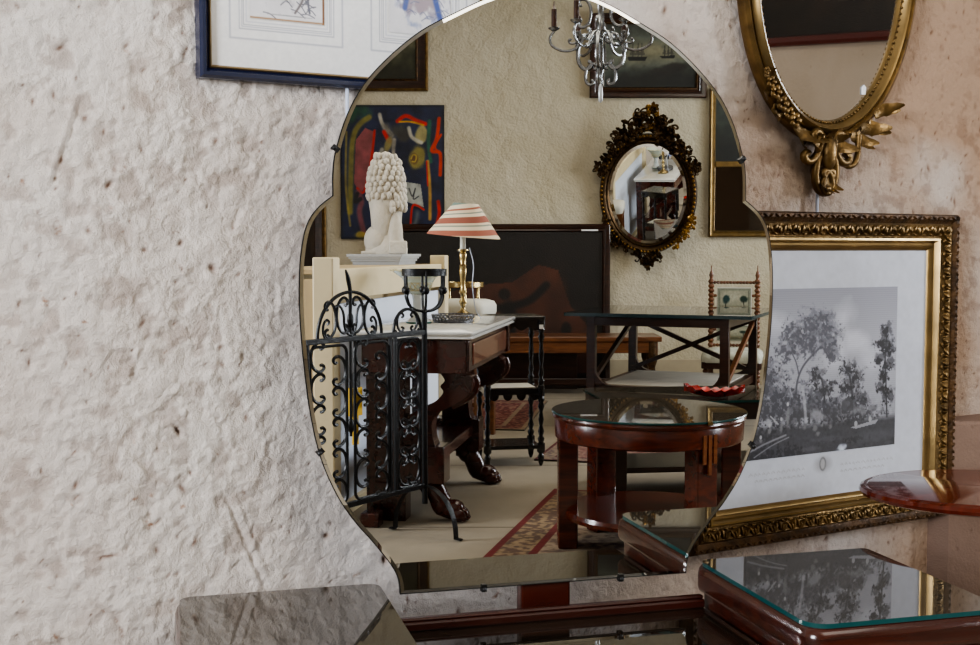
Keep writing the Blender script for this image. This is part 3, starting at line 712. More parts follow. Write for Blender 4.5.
a = -.95; st_ = MB().prism([(-.006, -.010), (.006, -.010), (.007, .006), (0, .012), (-.007, .006)], 0, .0015, T((OA - .066) * cos(a), -.004, (OB - .066) * sin(a)) @ Rx(PI / 2))
st_.build('price_sticker', M['tag'], OM, 0)
def flower(mb, X, r):
    for k in range(5): mb.ball((r * .7 * cos(k * 1.2566), -.004, r * .7 * sin(k * 1.2566)), (r * .5, r * .3, r * .5), 6, X)
    mb.ball((0, -.010, 0), r * .3, 6, X)
def curl_leaf(mb, X, l, w):       # a leaf blade curling forward at its tip
    n = 9; rings = []
    for i in range(n):
        t = i / (n - 1); z = l * (t - .25 * t * t); y = -.006 - .5 * l * t ** 3
        ww = w * (sin(PI * min(.97, .12 + t * .85)) ** .7) * (1 + .13 * sin(t * 15)); th = .003
        rings.append([(-ww, y + .3 * ww, z), (0, y - .001, z), (ww, y + .3 * ww, z), (0, y + th, z)])
    mb.rings(rings, X, True)
# spray at the lower left, spray at the lower right, scrolled pendant
sp1 = MB()
def oxz(ang, off=0.): return ((OA + off) * cos(ang), (OB + off) * sin(ang))
for ang, r in ((-2.44, .008), (-2.36, .012), (-2.28, .014), (-2.18, .016), (-2.08, .013), (-2.0, .015)):
    x, z = oxz(ang, -.012); flower(sp1, T(x, -.022, z), r)
for ang, l, ro in ((-2.4, .03, .5), (-2.3, .045, 4.2), (-2.2, .05, 3.6), (-2.1, .06, 4.4), (-1.98, .075, 2.3), (-1.88, .07, 2.0), (-1.8, .06, 4.0)):
    x, z = oxz(ang, -.008); curl_leaf(sp1, T(x, -.014, z) @ Ry(ro), l, .011)
sp1.build('flower_spray', M['gilt'], OM, 60)
sp2 = MB()
for ang, l, ro, w in ((-1.30, .07, 1.9, .014), (-1.18, .075, 1.5, .016), (-1.08, .06, 2.1, .015), (-1.0, .075, 1.1, .014), (-.93, .05, 1.6, .013), (-1.22, .06, 2.6, .012)):
    x, z = oxz(ang, -.01); curl_leaf(sp2, T(x, -.016, z) @ Ry(ro), l, w)
sp2.tube(smooth_line([(*oxz(-1.5, .02)[:1], -.018, oxz(-1.5, .02)[1]), (.06, -.022, -.43), (.085, -.024, -.415), (.09, -.022, -.36)], 4), .007, 8)
sp2.build('leaf_spray', M['gilt'], OM, 60)
pd = MB()
for sx in (-1, 1):
    put_scroll(pd, CS, sx * .030 - .006, -.447, .085, [.0095] * len(CS), -sx, -.022, 1.0, 0, None, 8); put_scroll(pd, CS, sx * .012 - .006, -.462, .05, [.007] * len(CS), -sx, -.03, 1.0, .3 * sx, None, 8)
    put_scroll(pd, CS, sx * .026 - .006, -.402, .07, [.009] * len(CS), sx, -.024, 1., .5 * sx, None, 8)
for k in range(5): curl_leaf(pd, T(-.006, -.024, -.455) @ Ry(PI + (k - 2) * .35), .05, .009)
pd.ball((-.006, -.030, -.405), (.020, .016, .038), 14)
for k in (-1, 0, 1): curl_leaf(pd, T(-.006 + k * .012, -.026, -.385) @ Ry(k * .9), .04, .012)
for ro in (1.9, -2.0): curl_leaf(pd, T(-.015, -.022, -.375) @ Ry(ro), .085, .016)
pd.build('carved_pendant', M['gilt'], OM, 60)

# tripod table, right
RT = DZ(964, 486, .668)
tt = thing('tripod_table', 'small round mahogany tripod table with polished top, at the far right edge', 'table', (DZ(991, 486, .67).x, DZ(991, 486, .67).y, 0))
TR = .262; RTX = Rz(-YAW) @ Matrix.Diagonal((1, .80, 1, 1))
MB().lathe([(0, .645), (TR - .02, .645), (TR - .004, .650), (TR, .657), (TR - .003, .664), (TR - .010, .667), (TR - .016, .666), (TR - .02, .668), (0, .668)], 64, RTX).build('tabletop', pm('polish', (.33, .12, .07), .10, coat=.35, var=.3, vscale=5, stretch=(2, 14, 2)), tt, 30)
MB().lathe([(.05, .6445), (.03, .635), (.013, .62), (.012, .5), (.014, .38), (.036, .34), (.02, .30), (.032, .26), (.032, .2), (.012, .17), (0, .165)], 24).build('column', M['mahog'], tt, 50)
for k in range(3):
    a = k * 2.094 + .4
    MB().tube(smooth_line([(.025 * cos(a), .025 * sin(a), .23), (.09 * cos(a), .09 * sin(a), .21), (.15 * cos(a), .15 * sin(a), .09), (.2 * cos(a), .2 * sin(a), .025), (.23 * cos(a), .23 * sin(a), .014)], 5), [.019] * 10 + [.013] * 11, 8).build('leg', M['mahog'], tt, 60)
# ------------------------------------------------------------------ the room behind: what the tall mirror shows
# local axes there: +x to the right as the mirror shows it (world +x), +y towards the mirror
BK = BACK_Y
def wall_pic(name, label, cat, x0, x1, z0, z1, off=.004, group=None, rx=0., rz=PI):
    """a framed thing on the back wall; x, z in the room; local -y faces the room"""
    t = thing(name, label, cat, ((x0 + x1) / 2, BK + off, (z0 + z1) / 2), rot=(rx, 0, rz), group=group)
    return t, x1 - x0, z1 - z0
def span(px0, px1, py0, py1, dep=10.17):
    a, b = VD(px0, py0, dep), VD(px1, py1, dep)
    return a.x, b.x, b.z, a.z

# abstract painting (unframed)
x0, x1, z0, z1 = span(340, 444.5, 105, 239)
ap, w, h = wall_pic('abstract_picture', 'unframed abstract painting in deep blue, red and yellow on the far wall', 'painting', x0, x1, z0, z1)
def abstract():
    nx, ny = 210, 270; p = Paint(nx, ny, (.10, .13, .24), w / h)
    t1 = (fbm(nx, ny, 7, 9, 61) - .5) * .8; t2 = (fbm(nx, ny, 12, 15, 62) - .5)
    p.blend(np.clip(t1 * 2 + .2, 0, 1) * .5, (.14, .20, .34)); p.blend(np.clip(-t1 * 2.4, 0, .6), (.05, .06, .10))
    G, R_, Y_, W_2, K, P_ = (.12, .30, .20), (.72, .12, .07), (.62, .54, .22), (.68, .66, .60), (.05, .05, .06), (.52, .27, .28)
    p.ell(.12, .06, .2, .09, G, .5, .9, -.4, t2); p.curve([(.28, .09), (.18, .15), (.12, .26), (.10, .5), (.09, .8)], .03, (.52, .48, .20), .85); p.curve([(.06, .2), (.05, .6), (.09, .9)], .012, Y_, .7)
    p.poly([(.15, .26), (.24, .17), (.33, .20), (.30, .40), (.26, .58), (.19, .66), (.13, .58)], P_); p.noise(.12, 9, 3)
    p.curve([(.33, .19), (.31, .34), (.27, .52), (.22, .65), (.16, .62)], .014, R_); p.curve([(.17, .65), (.2, .72), (.18, .8), (.22, .95)], .03, P_, .8); p.curve([(.16, .66), (.14, .72), (.19, .70)], .02, K)
    p.curve([(.38, .07), (.40, .13), (.44, .18), (.5, .22)], .02, W_2); p.curve([(.44, .16), (.5, .26), (.42, .34), (.36, .4), (.34, .5)], .045, (.42, .40, .36), .9, .9); p.curve([(.42, .20), (.47, .27)], .022, R_)
    p.curve([(.40, .33), (.37, .41), (.44, .48)], .02, W_2, .8); p.curve([(.52, .26), (.51, .36), (.53, .46)], .02, (.60, .57, .52), .9); p.ell(.46, .29, .04, .07, (.55, .50, .28), .4, .9, .3)
    p.ell(.6, .2, .11, .08, (.22, .21, .19), .4, .95, 0, t2); p.ell(.78, .22, .07, .09, (.60, .56, .36), .3, .95, .3, t2 * .6); p.curve([(.66, .17), (.69, .24), (.78, .28)], .02, W_2)
    p.curve([(.55, .12), (.63, .08), (.72, .11), (.82, .14)], .022, R_); p.curve([(.57, .125), (.68, .125), (.80, .15)], .01, (.75, .55, .15))
    p.ell(.74, .39, .09, .11, (.55, .50, .24), .3, .95, .2, t2 * .4); p.ell(.71, .40, .045, .05, (.34, .22, .12), .4, .9); p.curve([(.68, .40), (.70, .37), (.73, .38), (.72, .42), (.69, .42)], .008, Y_)
    p.poly([(.61, .57), (.77, .59), (.80, .76), (.63, .72)], (.62, .63, .60)); p.curve([(.66, .62), (.69, .68), (.72, .62), (.70, .70), (.75, .68)], .006, (.2, .2, .22)); p.curve([(.62, .74), (.8, .78)], .01, K)
    p.curve([(.86, .12), (.85, .3), (.87, .42)], .02, (.12, .34, .26)); p.curve([(.95, .1), (.93, .24), (.88, .34), (.96, .36), (.96, .52)], .02, (.75, .2, .08)); p.curve([(.96, .36), (.91, .31), (.97, .22)], .012, (.75, .2, .08))
    p.curve([(.84, .42), (.86, .62), (.86, .85)], .018, (.68, .52, .24)); p.curve([(.83, .42), (.84, .6)], .008, R_); p.curve([(.94, .72), (.95, .80), (.92, .9), (.87, .93)], .02, R_)
    p.curve([(.67, .92), (.69, .76), (.74, .75), (.8, .78)], .012, R_); p.curve([(.74, .80), (.72, .88), (.66, .95), (.82, .96), (.9, .97)], .03, (.38, .40, .40), .8, .9); p.curve([(.62, .985), (.78, .985)], .012, R_)
    p.ell(.2, .97, .07, .035, Y_, .4, .9, 0, t2); p.noise(.22, 22, 71)
    b = np.minimum(np.minimum(p.X, 1 - p.X) * p.asp, np.minimum(p.Y, 1 - p.Y)); p.a *= np.clip(.35 + b * 30, 0, 1)[..., None]
    return p
MB().box((0, -.012, 0), (w, .024, h)).build('canvas', M['black'], ap, 0)
panel('painted_front', w, h, abstract().mirror(), M['oil'], ap, (0, -.025, 0))

# framed landscape at the upper left
x0, x1, z0, z1 = span(330, 428, 12, 91)
lp, w, h = wall_pic('framed_landscape', 'dark landscape in a slim gilt and brown frame, above the abstract painting', 'picture', x0, x1, z0, z1)
MB().rect_frame(w, h, [(0, 0), (0, .03), (.012, .035), (.024, .03)]).build('outer_frame', M['gilt'], lp, 30)
MB().rect_frame(w, h, [(.024, .03), (.06, .018), (.085, .014)]).build('inner_frame', M['walnut'], lp, 30)
MB().rect_frame(w, h, [(.085, .014), (.095, .020), (.105, .008)]).build('slip', M['gilt_dark'], lp, 30)
def landscape(nx, ny, seed, sky, land, a):
    p = Paint(nx, ny, sky, a); t = fbm(nx, ny, 6 * a, 6, seed)
    p.blend(np.clip((p.Y - .4 - (t - .5) * .4) * 4, 0, 1), land); p.blend(np.clip((p.Y - .72 - (t - .5) * .3) * 5, 0, .7), tuple(c * .6 for c in land)); return p.noise(.3, 14, seed + 1)
panel('canvas', w - .2, h - .2, landscape(60, 50, 5, (.36, .36, .28), (.22, .22, .15), 1.2), M['oil'], lp, (0, -.008, 0))

# tall gilt frame at the far left
x0, x1, z0, z1 = span(262, 327, 95, 330)
tf, w, h = wall_pic('tall_gilt_frame', 'tall dark picture in a gilt frame, beside the abstract painting at the left edge', 'picture', x0, x1, z0, z1)
MB().rect_frame(w, h, [(0, 0), (0, .04), (.01, .045), (.03, .035), (.035, .03)]).build('frame', M['gilt'], tf, 30)
MB().rect_frame(w, h, [(.035, .03), (.09, .02), (.11, .01)]).build('inner_frame', M['walnut'], tf, 30)
panel('canvas', w - .21, h - .21, landscape(24, 60, 15, (.30, .22, .12), (.14, .09, .06), .4), M['oil'], tf, (0, -.012, 0))

# seascape with ships
x0, x1, z0, z1 = span(590, 706, 14, 98)
sp, w, h = wall_pic('ship_painting', 'dark seascape with two sailing ships in a brown frame, above the ornate oval mirror', 'painting', x0, x1, z0, z1, rx=math.radians(3), off=.03)
MB().rect_frame(w, h, [(0, 0), (0, .04), (.01, .05), (.03, .045), (.05, .03), (.06, .034), (.07, .025)]).build('frame', M['walnut'], sp, 30)
MB().rect_frame(w, h, [(.07, .025), (.08, .028), (.09, .012)]).build('slip', M['gilt_dark'], sp, 30)
def ships():
    a = w / h; nx, ny = 110, 80; p = Paint(nx, ny, (.34, .36, .32), a); t = fbm(nx, ny, 6, 5, 31)
    p.ell(.55, .45, .5, .25, (.55, .52, .40), .9, .7, 0, t - .5); p.blend(np.clip((.22 - p.Y) * 4, 0, 1) * .8, (.20, .20, .18))
    p.blend(np.clip((p.Y - .62) * 6, 0, 1) * .75, (.26, .29, .26)); p.blend(np.clip((p.Y - .7 - .25 * (p.X - .3) * -1 - (t - .5) * .3) * 5, 0, 1) * .85, (.10, .10, .085))
    for cx, cy, s in ((.38, .52, .11), (.70, .50, .08)):
        p.poly([(cx - s, cy), (cx + s, cy - .01), (cx + s * .8, cy + s * .5), (cx - s * .7, cy + s * .5)], (.08, .08, .07))
        for k in (-.4, .1, .5): p.line([(cx + k * s, cy), (cx + k * s, cy - s * 2)], .008, (.12, .11, .1)); p.poly([(cx + k * s - s * .3, cy - s * .3), (cx + k * s + s * .3, cy - s * .3), (cx + k * s, cy - s * 1.7)], (.24, .23, .20), .7)
    p.ell(.75, .70, .22, .1, (.14, .13, .11), .4, .9, -.2, t - .5); return p.noise(.2, 14, 8)
panel('canvas', w - .17, h - .17, ships().mirror(), M['oil'], sp, (0, -.011, 0))

# trumeau: gilt frame, small painting above a mirror
x0, x1, z0, z1 = span(710, 800, 88, 237)
tm, w, h = wall_pic('trumeau_mirror', 'gilt trumeau mirror with dark painted panel above its glass, right of the ornate oval mirror', 'mirror', x0, x1, z0, z1)
MB().rect_frame(w, h, [(0, 0), (0, .04), (.012, .05), (.03, .04), (.036, .03), (.045, .034), (.055, .018)]).build('frame', M['gilt_bright'], tm, 30)
zb = VD(740, 164, 10.15).z - tm.location.z
MB().box((0, -.022, zb), (w - .1, .026, .05)).build('crossbar', M['gilt_bright'], tm, 0, .008)
ph_ = h / 2 - .05 - zb - .02
panel('painted_panel', w - .1, ph_, landscape(40, 34, 25, (.20, .22, .19), (.12, .13, .10), 1.), M['oil'], tm, (0, -.012, zb + .025 + ph_ / 2))
MB().box((0, -.012, (zb - h / 2) / 2 + .01), (w - .1, .004, zb + h / 2 - .07)).build('mirror_glass', M['mirror_dim'], tm, 0)

# ornate oval mirror: crest, sprays, pendant, bevelled glass (hangs tilted forward and to one side)
oc = VD(648, 194, 10.05)
oo = thing('ornate_oval_mirror', 'oval mirror in a heavily carved bronze frame with tall floral crest, on the far wall', 'mirror', oc, rot=(math.radians(7.8), 0, PI - math.radians(-14)))
A2, B2 = .405, .50
MB().oval_frame(A2, B2, [(0, -.05), (0, .01), (.012, .03), (.03, .036), (.05, .028), (.056, .02), (.066, .024), (.075, .018), (.085, .002)]).build('frame', M['bronze'], oo, 40)
gi = [((A2 - .11) * cos(2 * PI * i / 64), -.004, (B2 - .11) * sin(2 * PI * i / 64)) for i in range(64)]
MB().add(gi, [tuple(range(64))]).build('mirror_glass', M['mirror'], oo, 0)
MB().rings([gi, [((A2 - .083) * cos(2 * PI * i / 64), -.001, (B2 - .083) * sin(2 * PI * i / 64)) for i in range(64)]]).build('bevel', M['mirror'], oo, 0)
rs = random.Random(3)
bb = MB()
for i in range(84):
    a = 2 * PI * i / 84; bb.ball((A2 * .955 * cos(a), -.036, B2 * .962 * sin(a)), (.012, .01, .012), 6)
bb.build('bead_band', M['bronze_lit'], oo, 60)
def carved(name, spots, mat, parent):
    mb = MB()
    for x, z, s in spots:
        X = T(x, -.03 - rs.random() * .02, z)
        k = rs.random()
        if k < .35: flower(mb, X, s * .6)
        elif k < .75:
            for q in range(3): curl_leaf(mb, X @ Ry(rs.uniform(0, 6.28)), s * 1.7, s * .38)
        else: put_scroll(mb, CS, x, z, s * 1.8, s * .16, rs.choice((-1, 1)), -.035, 1.2, rs.uniform(0, 6.28), None, 6)
    return mb.build(name, mat, parent, 60)
cr = []
for i in range(84):
    t = rs.uniform(-1, 1); top = .26 * (1 - abs(t) ** 1.3 * .75); x = t * .30
    zz = B2 * math.sqrt(max(0, 1 - (x / A2) ** 2)) - .03 + rs.random() * top; cr.append((x, zz, rs.uniform(.034, .058)))
carved('crest', cr, M['bronze'], oo)
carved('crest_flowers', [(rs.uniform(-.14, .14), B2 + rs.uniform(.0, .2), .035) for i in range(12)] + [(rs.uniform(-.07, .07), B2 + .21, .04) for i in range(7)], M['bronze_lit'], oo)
for sx in (-1, 1):
    sd = [(sx * (A2 * sin(a) + rs.uniform(-.02, .06)), B2 * cos(a) + rs.uniform(-.03, .04), rs.uniform(.025, .042)) for a in [rs.uniform(.75, 1.25) for i in range(26)]]
    carved('carved_flank', sd, M['bronze'], oo)
    sl = [(sx * (A2 * sin(a) + rs.uniform(-.02, .02)), B2 * cos(a) + rs.uniform(-.03, .02), rs.uniform(.022, .034)) for a in [rs.uniform(1.9, 2.7) for i in range(30)]]
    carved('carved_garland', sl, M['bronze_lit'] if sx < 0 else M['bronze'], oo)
carved('pendant', [(rs.uniform(-.15, .15) * (1 - q), -B2 - .12 * q + .02, rs.uniform(.025, .04)) for q in [rs.random() for i in range(44)]], M['bronze'], oo)

# big dark figure painting standing on the floor behind the bench
x0, x1 = VD(394, 230, 9.95).x, VD(611, 230, 9.95).x; z1 = VD(500, 224, 9.95).z
bp = thing('dark_figure_painting', 'very large dark painting with a brown hill and shadowy figure, standing behind the bench', 'painting', ((x0 + x1) / 2, CY - 9.98, .002), rot=(math.radians(-3), 0, PI))
w, h = x1 - x0, z1
MB().rect_frame(w, h, [(0, 0), (0, .03), (.01, .04), (.03, .035), (.045, .025), (.055, .028), (.06, .02), (.065, .005)]).build('frame', M['walnut'], bp, 30).location = (0, 0, h / 2)
def dark():
    a = w / h; p = Paint(150, 120, (.085, .065, .050), a); t = fbm(150, 120, 6, 5, 51) - .5
    p.poly([(.2, .42), (.36, .36), (.55, .34), (.68, .22), (.78, .26), (.84, .5), (.97, .7), (.97, .95), (.15, .95)], (.27, .14, .08), .95); p.noise(.35, 7, 4)
    p.curve([(.72, .36), (.64, .46), (.55, .50), (.44, .52), (.38, .55)], .035, (.055, .05, .045)); p.ell(.53, .60, .05, .16, (.05, .045, .042), .3, .95); p.ell(.51, .42, .035, .045, (.07, .05, .04), .3)
    p.ell(.82, .66, .03, .06, (.06, .045, .035), .3); p.ell(.74, .74, .05, .04, (.07, .05, .04), .4); p.ell(.6, .74, .06, .03, (.24, .06, .04), .5, .5, 0, t); p.ell(.8, .4, .05, .1, (.24, .13, .07), .6, .6, 0, t)
    return p
panel('canvas', w - .13, h - .13, dark().mirror(), M['oil'], bp, (0, -.008, h / 2))
MB().box((-w / 2 + .17, -.030, h - .052), (.14, .004, .012)).build('paper_label', M['tag'], bp, 0)

# carved bench in front of it
b0, b1 = VD(470, 340, 9.5), VD(659, 340, 9.5)
bn = thing('carved_bench', 'long brown wooden bench with gilded carved legs, below the dark figure painting', 'bench', ((b0.x + b1.x) / 2, CY - 9.55, 0))
w = b1.x - b0.x; zt = .475
MB().box((0, 0, zt - .02), (w, .44, .04)).build('seat_plank', M['oak'], bn, 0, .006)
MB().box((0, .19, zt - .085), (w - .06, .025, .09)).build('front_apron', M['oak'], bn, 0, .004)
for sx in (-1, 1):
    for sy in (-1, 1):
        l = MB(); X = T(sx * (w / 2 - .07), sy * .17, 0)
        l.lathe([(.03, 0), (.034, .03), (.022, .05), (.03, .09), (.035, .16), (.024, .23), (.04, .28), (.045, .33), (.045, .435)], 14, X)
        l.build('leg', M['gilt_dark'] if sx > 0 else M['walnut'], bn, 40)
MB().box((0, 0, .10), (w - .14, .03, .05)).build('stretcher', M['walnut'], bn, 0, .004)
MB().box((-w * .2, -.1, .2), (w * .55, .02, .34)).build('back_board', M['walnut'], bn, 0, .004)

# barley-twist chair with tapestry panels
cp = VD(732, 350, 9.2)
ch = thing('barley_twist_chair', 'low bobbin-turned chair with landscape tapestry back and pale upholstered seat, by the far wall', 'chair', (cp.x - .015, cp.y + .10, 0), math.radians(14))
def bobbin(r, z0, z1, step):
    n = max(1, round((z1 - z0) / step)); st = (z1 - z0) / n; out = []
    for i in range(n):
        for q in range(6): out.append((r * (.58 + .42 * sin(PI * q / 6)), z0 + st * (i + q / 6)))
    return out + [(r * .58, z1)]
zs_ = .355; zt = VD(732, 282, 9.2).z
for sx in (-1, 1):
    p = MB(); X = T(sx * .175, -.16, 0)
    p.lathe([(.017, 0), (.022, .04), (.017, .08), (.022, .1), (.022, zs_)] + bobbin(.024, zs_ + .01, zt + .02, .034) + [(.012, zt + .03), (.018, zt + .05), (.012, zt + .075), (.005, zt + .085), (.004, zt + .12), (.0, zt + .13)], 12, X)
    p.build('back_post', M['oak'], ch, 50)
    MB().lathe([(.012, 0), (.022, .03), (.016, .06)] + bobbin(.022, .07, .26, .03) + [(.022, .27), (.022, .33)], 12, T(sx * .19, .19, 0)).build('leg', M['oak'], ch, 50)
for z in (zt - .005, zt - .30, zs_ + .06):
    MB().lathe(bobbin(.013, -.16, .16, .024), 10, T(0, -.16, z) @ Ry(PI / 2)).build('back_rail', M['oak'], ch, 50)
def tapestry(seed):
    p = Paint(60, 44, (.62, .62, .55), 1.3); p.ell(.5, .3, .5, .3, (.74, .73, .66), .8, .7); p.blend(np.clip((p.Y - .62) * 5, 0, 1) * .8, (.30, .29, .22))
    p.ell(.22, .42, .14, .14, (.13, .20, .17), .4, .95, 0, (fbm(60, 44, 8, 6, seed) - .5) * .8); p.ell(.74, .42, .13, .18, (.14, .24, .24), .4, .95, 0, (fbm(60, 44, 8, 6, seed + 1) - .5) * .8)
    p.line([(.22, .5), (.2, .7)], .02, (.15, .14, .1)); p.line([(.74, .5), (.76, .72)], .02, (.15, .14, .1)); p.curve([(.3, .8), (.5, .72), (.7, .82)], .03, (.55, .53, .42))
    b = np.minimum(np.minimum(p.X, 1 - p.X) * 1.3, np.minimum(p.Y, 1 - p.Y)); p.blend((b < .07) * .9, (.52, .54, .48)); p.blend(((b > .07) & (b < .09)) * .8, (.3, .3, .26)); return p.noise(.12, 20, seed)
for zc, hh, sd in ((zt - .15, .215, 2), (zt - .395, .13, 6)):
    t_ = MB().box((0, -.16, zc), (.265, .03, hh)).build('back_panel', M['cushion'], ch, 0, .008)
    pn = panel('tapestry', .25, hh - .015, tapestry(sd), M['weave'], t_, (0, 0, 0)); pn.location = (0, -.143, zc); pn.rotation_euler = (0, 0, PI)
    for sx in (-1, 1): MB().lathe([(.008, -.02), (.012, 0), (.008, .02)], 8, T(sx * .148, -.16, zc + hh * .2) @ Ry(PI / 2)).build('peg', M['oak'], ch, 50)
MB().prism(rrect(-.22, -.18, .22, .24, .03), zs_ - .09, zs_ - .04).build('seat_rail', M['walnut'], ch, 30, .004)
se = MB(); se.rings([[(x * q, y * q + .03 * (1 - q), z) for x, y in rrect(-.225, -.185, .225, .245, .045)] for q, z in ((.98, zs_ - .045), (1.0, zs_ - .01), (.97, zs_ + .02), (.86, zs_ + .04), (.5, zs_ + .05))], cap=True)
se.build('seat', pm('seat_damask', (.72, .72, .66), .9, var=.3, vscale=14, bump=.2), ch, 60)
MB().lathe(bobbin(.014, -.17, .17, .03), 10, T(0, .19, .14) @ Ry(PI / 2)).build('stretcher', M['oak'], ch, 50)

# dark cross-braced table with a glass top
zt = .73
fl = VZ(594, 318, zt); fl = RW(.66, 7.62)
xt = thing('cross_braced_table', 'dark wooden table with diagonal cross braces, pale lower shelf and black glass top', 'table', RW(1.231, 7.944), math.radians(22))
ww, dd = .85, 1.0
MB().prism(rrect(-.60, -.56, .60, .56, .02), zt, zt + .022).build('glass_top', M['black_glass'], xt, 30)
def curved_leg(sx, sy):
    pts = smooth_line([(0, 0, zt - .02), (0, 0, .45), (-.004 * sx, 0, .3), (-.045 * sx, 0, .22), (-.05 * sx, 0, .2)], 4)
    m = MB().box((0, 0, (zt - .0) / 2), (.055, .05, zt))
    m.prism([(0, 0)] + [(-.11 * sx * (1 - sin(q * PI / 12)), .11 * (1 - cos(q * PI / 12))) for q in range(7)], -.02, .02, T(-.026 * sx, 0, .295) @ Rx(PI / 2))
    return m, T(sx * ww / 2, sy * dd / 2, 0)
for sx in (-1, 1):
    for sy in (-1, 1):
        m, X = curved_leg(sx, sy); o = m.build('leg', M['walnut'], xt, 30, .004); o.matrix_local = X
for sy in (-1, 1): MB().box((0, sy * dd / 2, zt - .03), (ww, .045, .055)).build('top_rail', M['walnut'], xt, 0, .004)
for sx in (-1, 1): MB().box((sx * ww / 2, 0, zt - .03), (.045, dd, .055)).build('top_rail', M['walnut'], xt, 0, .004)
for s in (-1, 1): MB().bar((s * ww / 2, -dd / 2, zt - .06), (-s * ww / 2, -dd / 2 + .01 * s, .31), .04, .03).build('back_brace', M['walnut'], xt, 0, .003)
for sx in (-1, 1):
    MB().bar((sx * (ww / 2 + .0), -dd / 2 + .03, zt - .08), (sx * ww / 2, dd / 2 - .03, .32) if sx < 0 else (sx * ww / 2, dd / 2 - .03, .32), .03, .03).build('side_brace', M['oak'] if sx > 0 else M['walnut'], xt, 0, .003)
MB().box((0, 0, .265), (ww + .02, dd + .02, .05)).build('shelf_frame', M['walnut'], xt, 0, .004)
MB().box((0, 0, .2925), (ww - .09, dd - .06, .006)).build('shelf_cloth', pm('shelf_pale', (.70, .67, .62), .6, var=.15, vscale=9, stretch=(1, 8, 1)), xt, 0)

# low glass-topped table with the red dish
ml = thing('low_glass_table', 'low dark table with a reflecting glass top carrying the red dish', 'coffee table', RW(1.04, 5.76, .0095), math.radians(-8))
MB().prism(rrect(-.55, -.29, .55, .29, .05), .44, .452).build('glass_top', M['slab_glass'], ml, 30)
MB().prism(rrect(-.54, -.28, .54, .28, .05), .36, .4395).build('apron', M['dark_box'], ml, 30, .004)
for sx in (-1, 1):
    for sy in (-1, 1): MB().box((sx * .48, sy * .22, .185), (.06, .06, .37)).build('leg', M['dark_box'], ml, 0, .005)
MB().box((0, 0, .12), (.9, .4, .025)).build('shelf', M['dark_box'], ml, 0, .004)
dp = VZ(714, 400, .452)
rd = MB()
dn = 20; rings = []
for i in range(dn):
    t = i / (dn - 1); u = (t - .5) * 2; wv = .07 * (1 - abs(u) ** 2.2) ** .6 + .004
    lift = .024 * u * u + .004
    rings.append([(u * .14, -wv, lift + .035 + .006 * sin(t * 40)), (u * .14, -wv * .6, lift + .008), (u * .14, 0, lift), (u * .14, wv * .6, lift + .008), (u * .14, wv, lift + .035 + .006 * sin(t * 40 + 2)), (u * .14, wv * .5, lift + .014), (u * .14, 0, lift + .007), (u * .14, -wv * .5, lift + .014)])
rd.rings(rings, None, True)
tag(rd.build('leaf_dish', M['red_lacquer'], None, 60), 'red lacquered leaf-shaped dish lying on the low glass table', 'dish').location = (dp.x, dp.y, .462)
bpy.data.objects['leaf_dish'].rotation_euler = (0, 0, .25)

# round deco coffee table
rc = RW(.608, 4.57, .0095)
rt = thing('round_coffee_table', 'round art deco coffee table with glass top, red mahogany drum and striped inlay', 'coffee table', rc)
RR = .37; zr = .53
MB().lathe([(0, zr - .008), (RR, zr - .008), (RR + .002, zr - .004), (RR, zr), (0, zr)], 72).build('glass_top', M['slab_glass'], rt, 30)
MB().lathe([(0, zr - .0085), (RR - .005, zr - .0085), (RR - .001, zr - .018), (RR - .006, zr - .028), (RR - .012, zr - .03), (RR - .010, zr - .034), (RR - .012, zr - .10), (RR - .018, zr - .105), (RR - .06, zr - .105), (RR - .06, zr - .05), (0, zr - .05)], 72).build('drum', M['mahog_red'], rt, 30)
for k, a in enumerate((0, 60, 180, 240)):
    a = math.radians(a); X = Rz(a) @ T(RR - .06, 0, 0)
    ht = zr - .10
    o = MB().box((0, 0, ht / 2), (.075, .095, ht), X).build('leg', M['mahog_red'], rt, 0, .006)
    if k != 1: continue
    il = MB()
    for y, zb_ in ((-.024, .375), (0, .335), (.024, .375)): il.box((.039 + .0095, y, (zr - .05 + zb_) / 2), (.006, .015, zr - .05 - zb_), X)
    il.build('inlay', M['inlay'], o, 0)
MB().lathe([(0, .12), (RR - .05, .12), (RR - .045, .135), (RR - .05, .15), (0, .15)], 48).build('shelf', M['mahog_red'], rt, 30)
MB().box((cos(1.08) * (RR + .002), sin(1.08) * (RR + .002), zr - .006), (.018, .018, .012)).build('glass_clip', M['brass'], rt, 0)

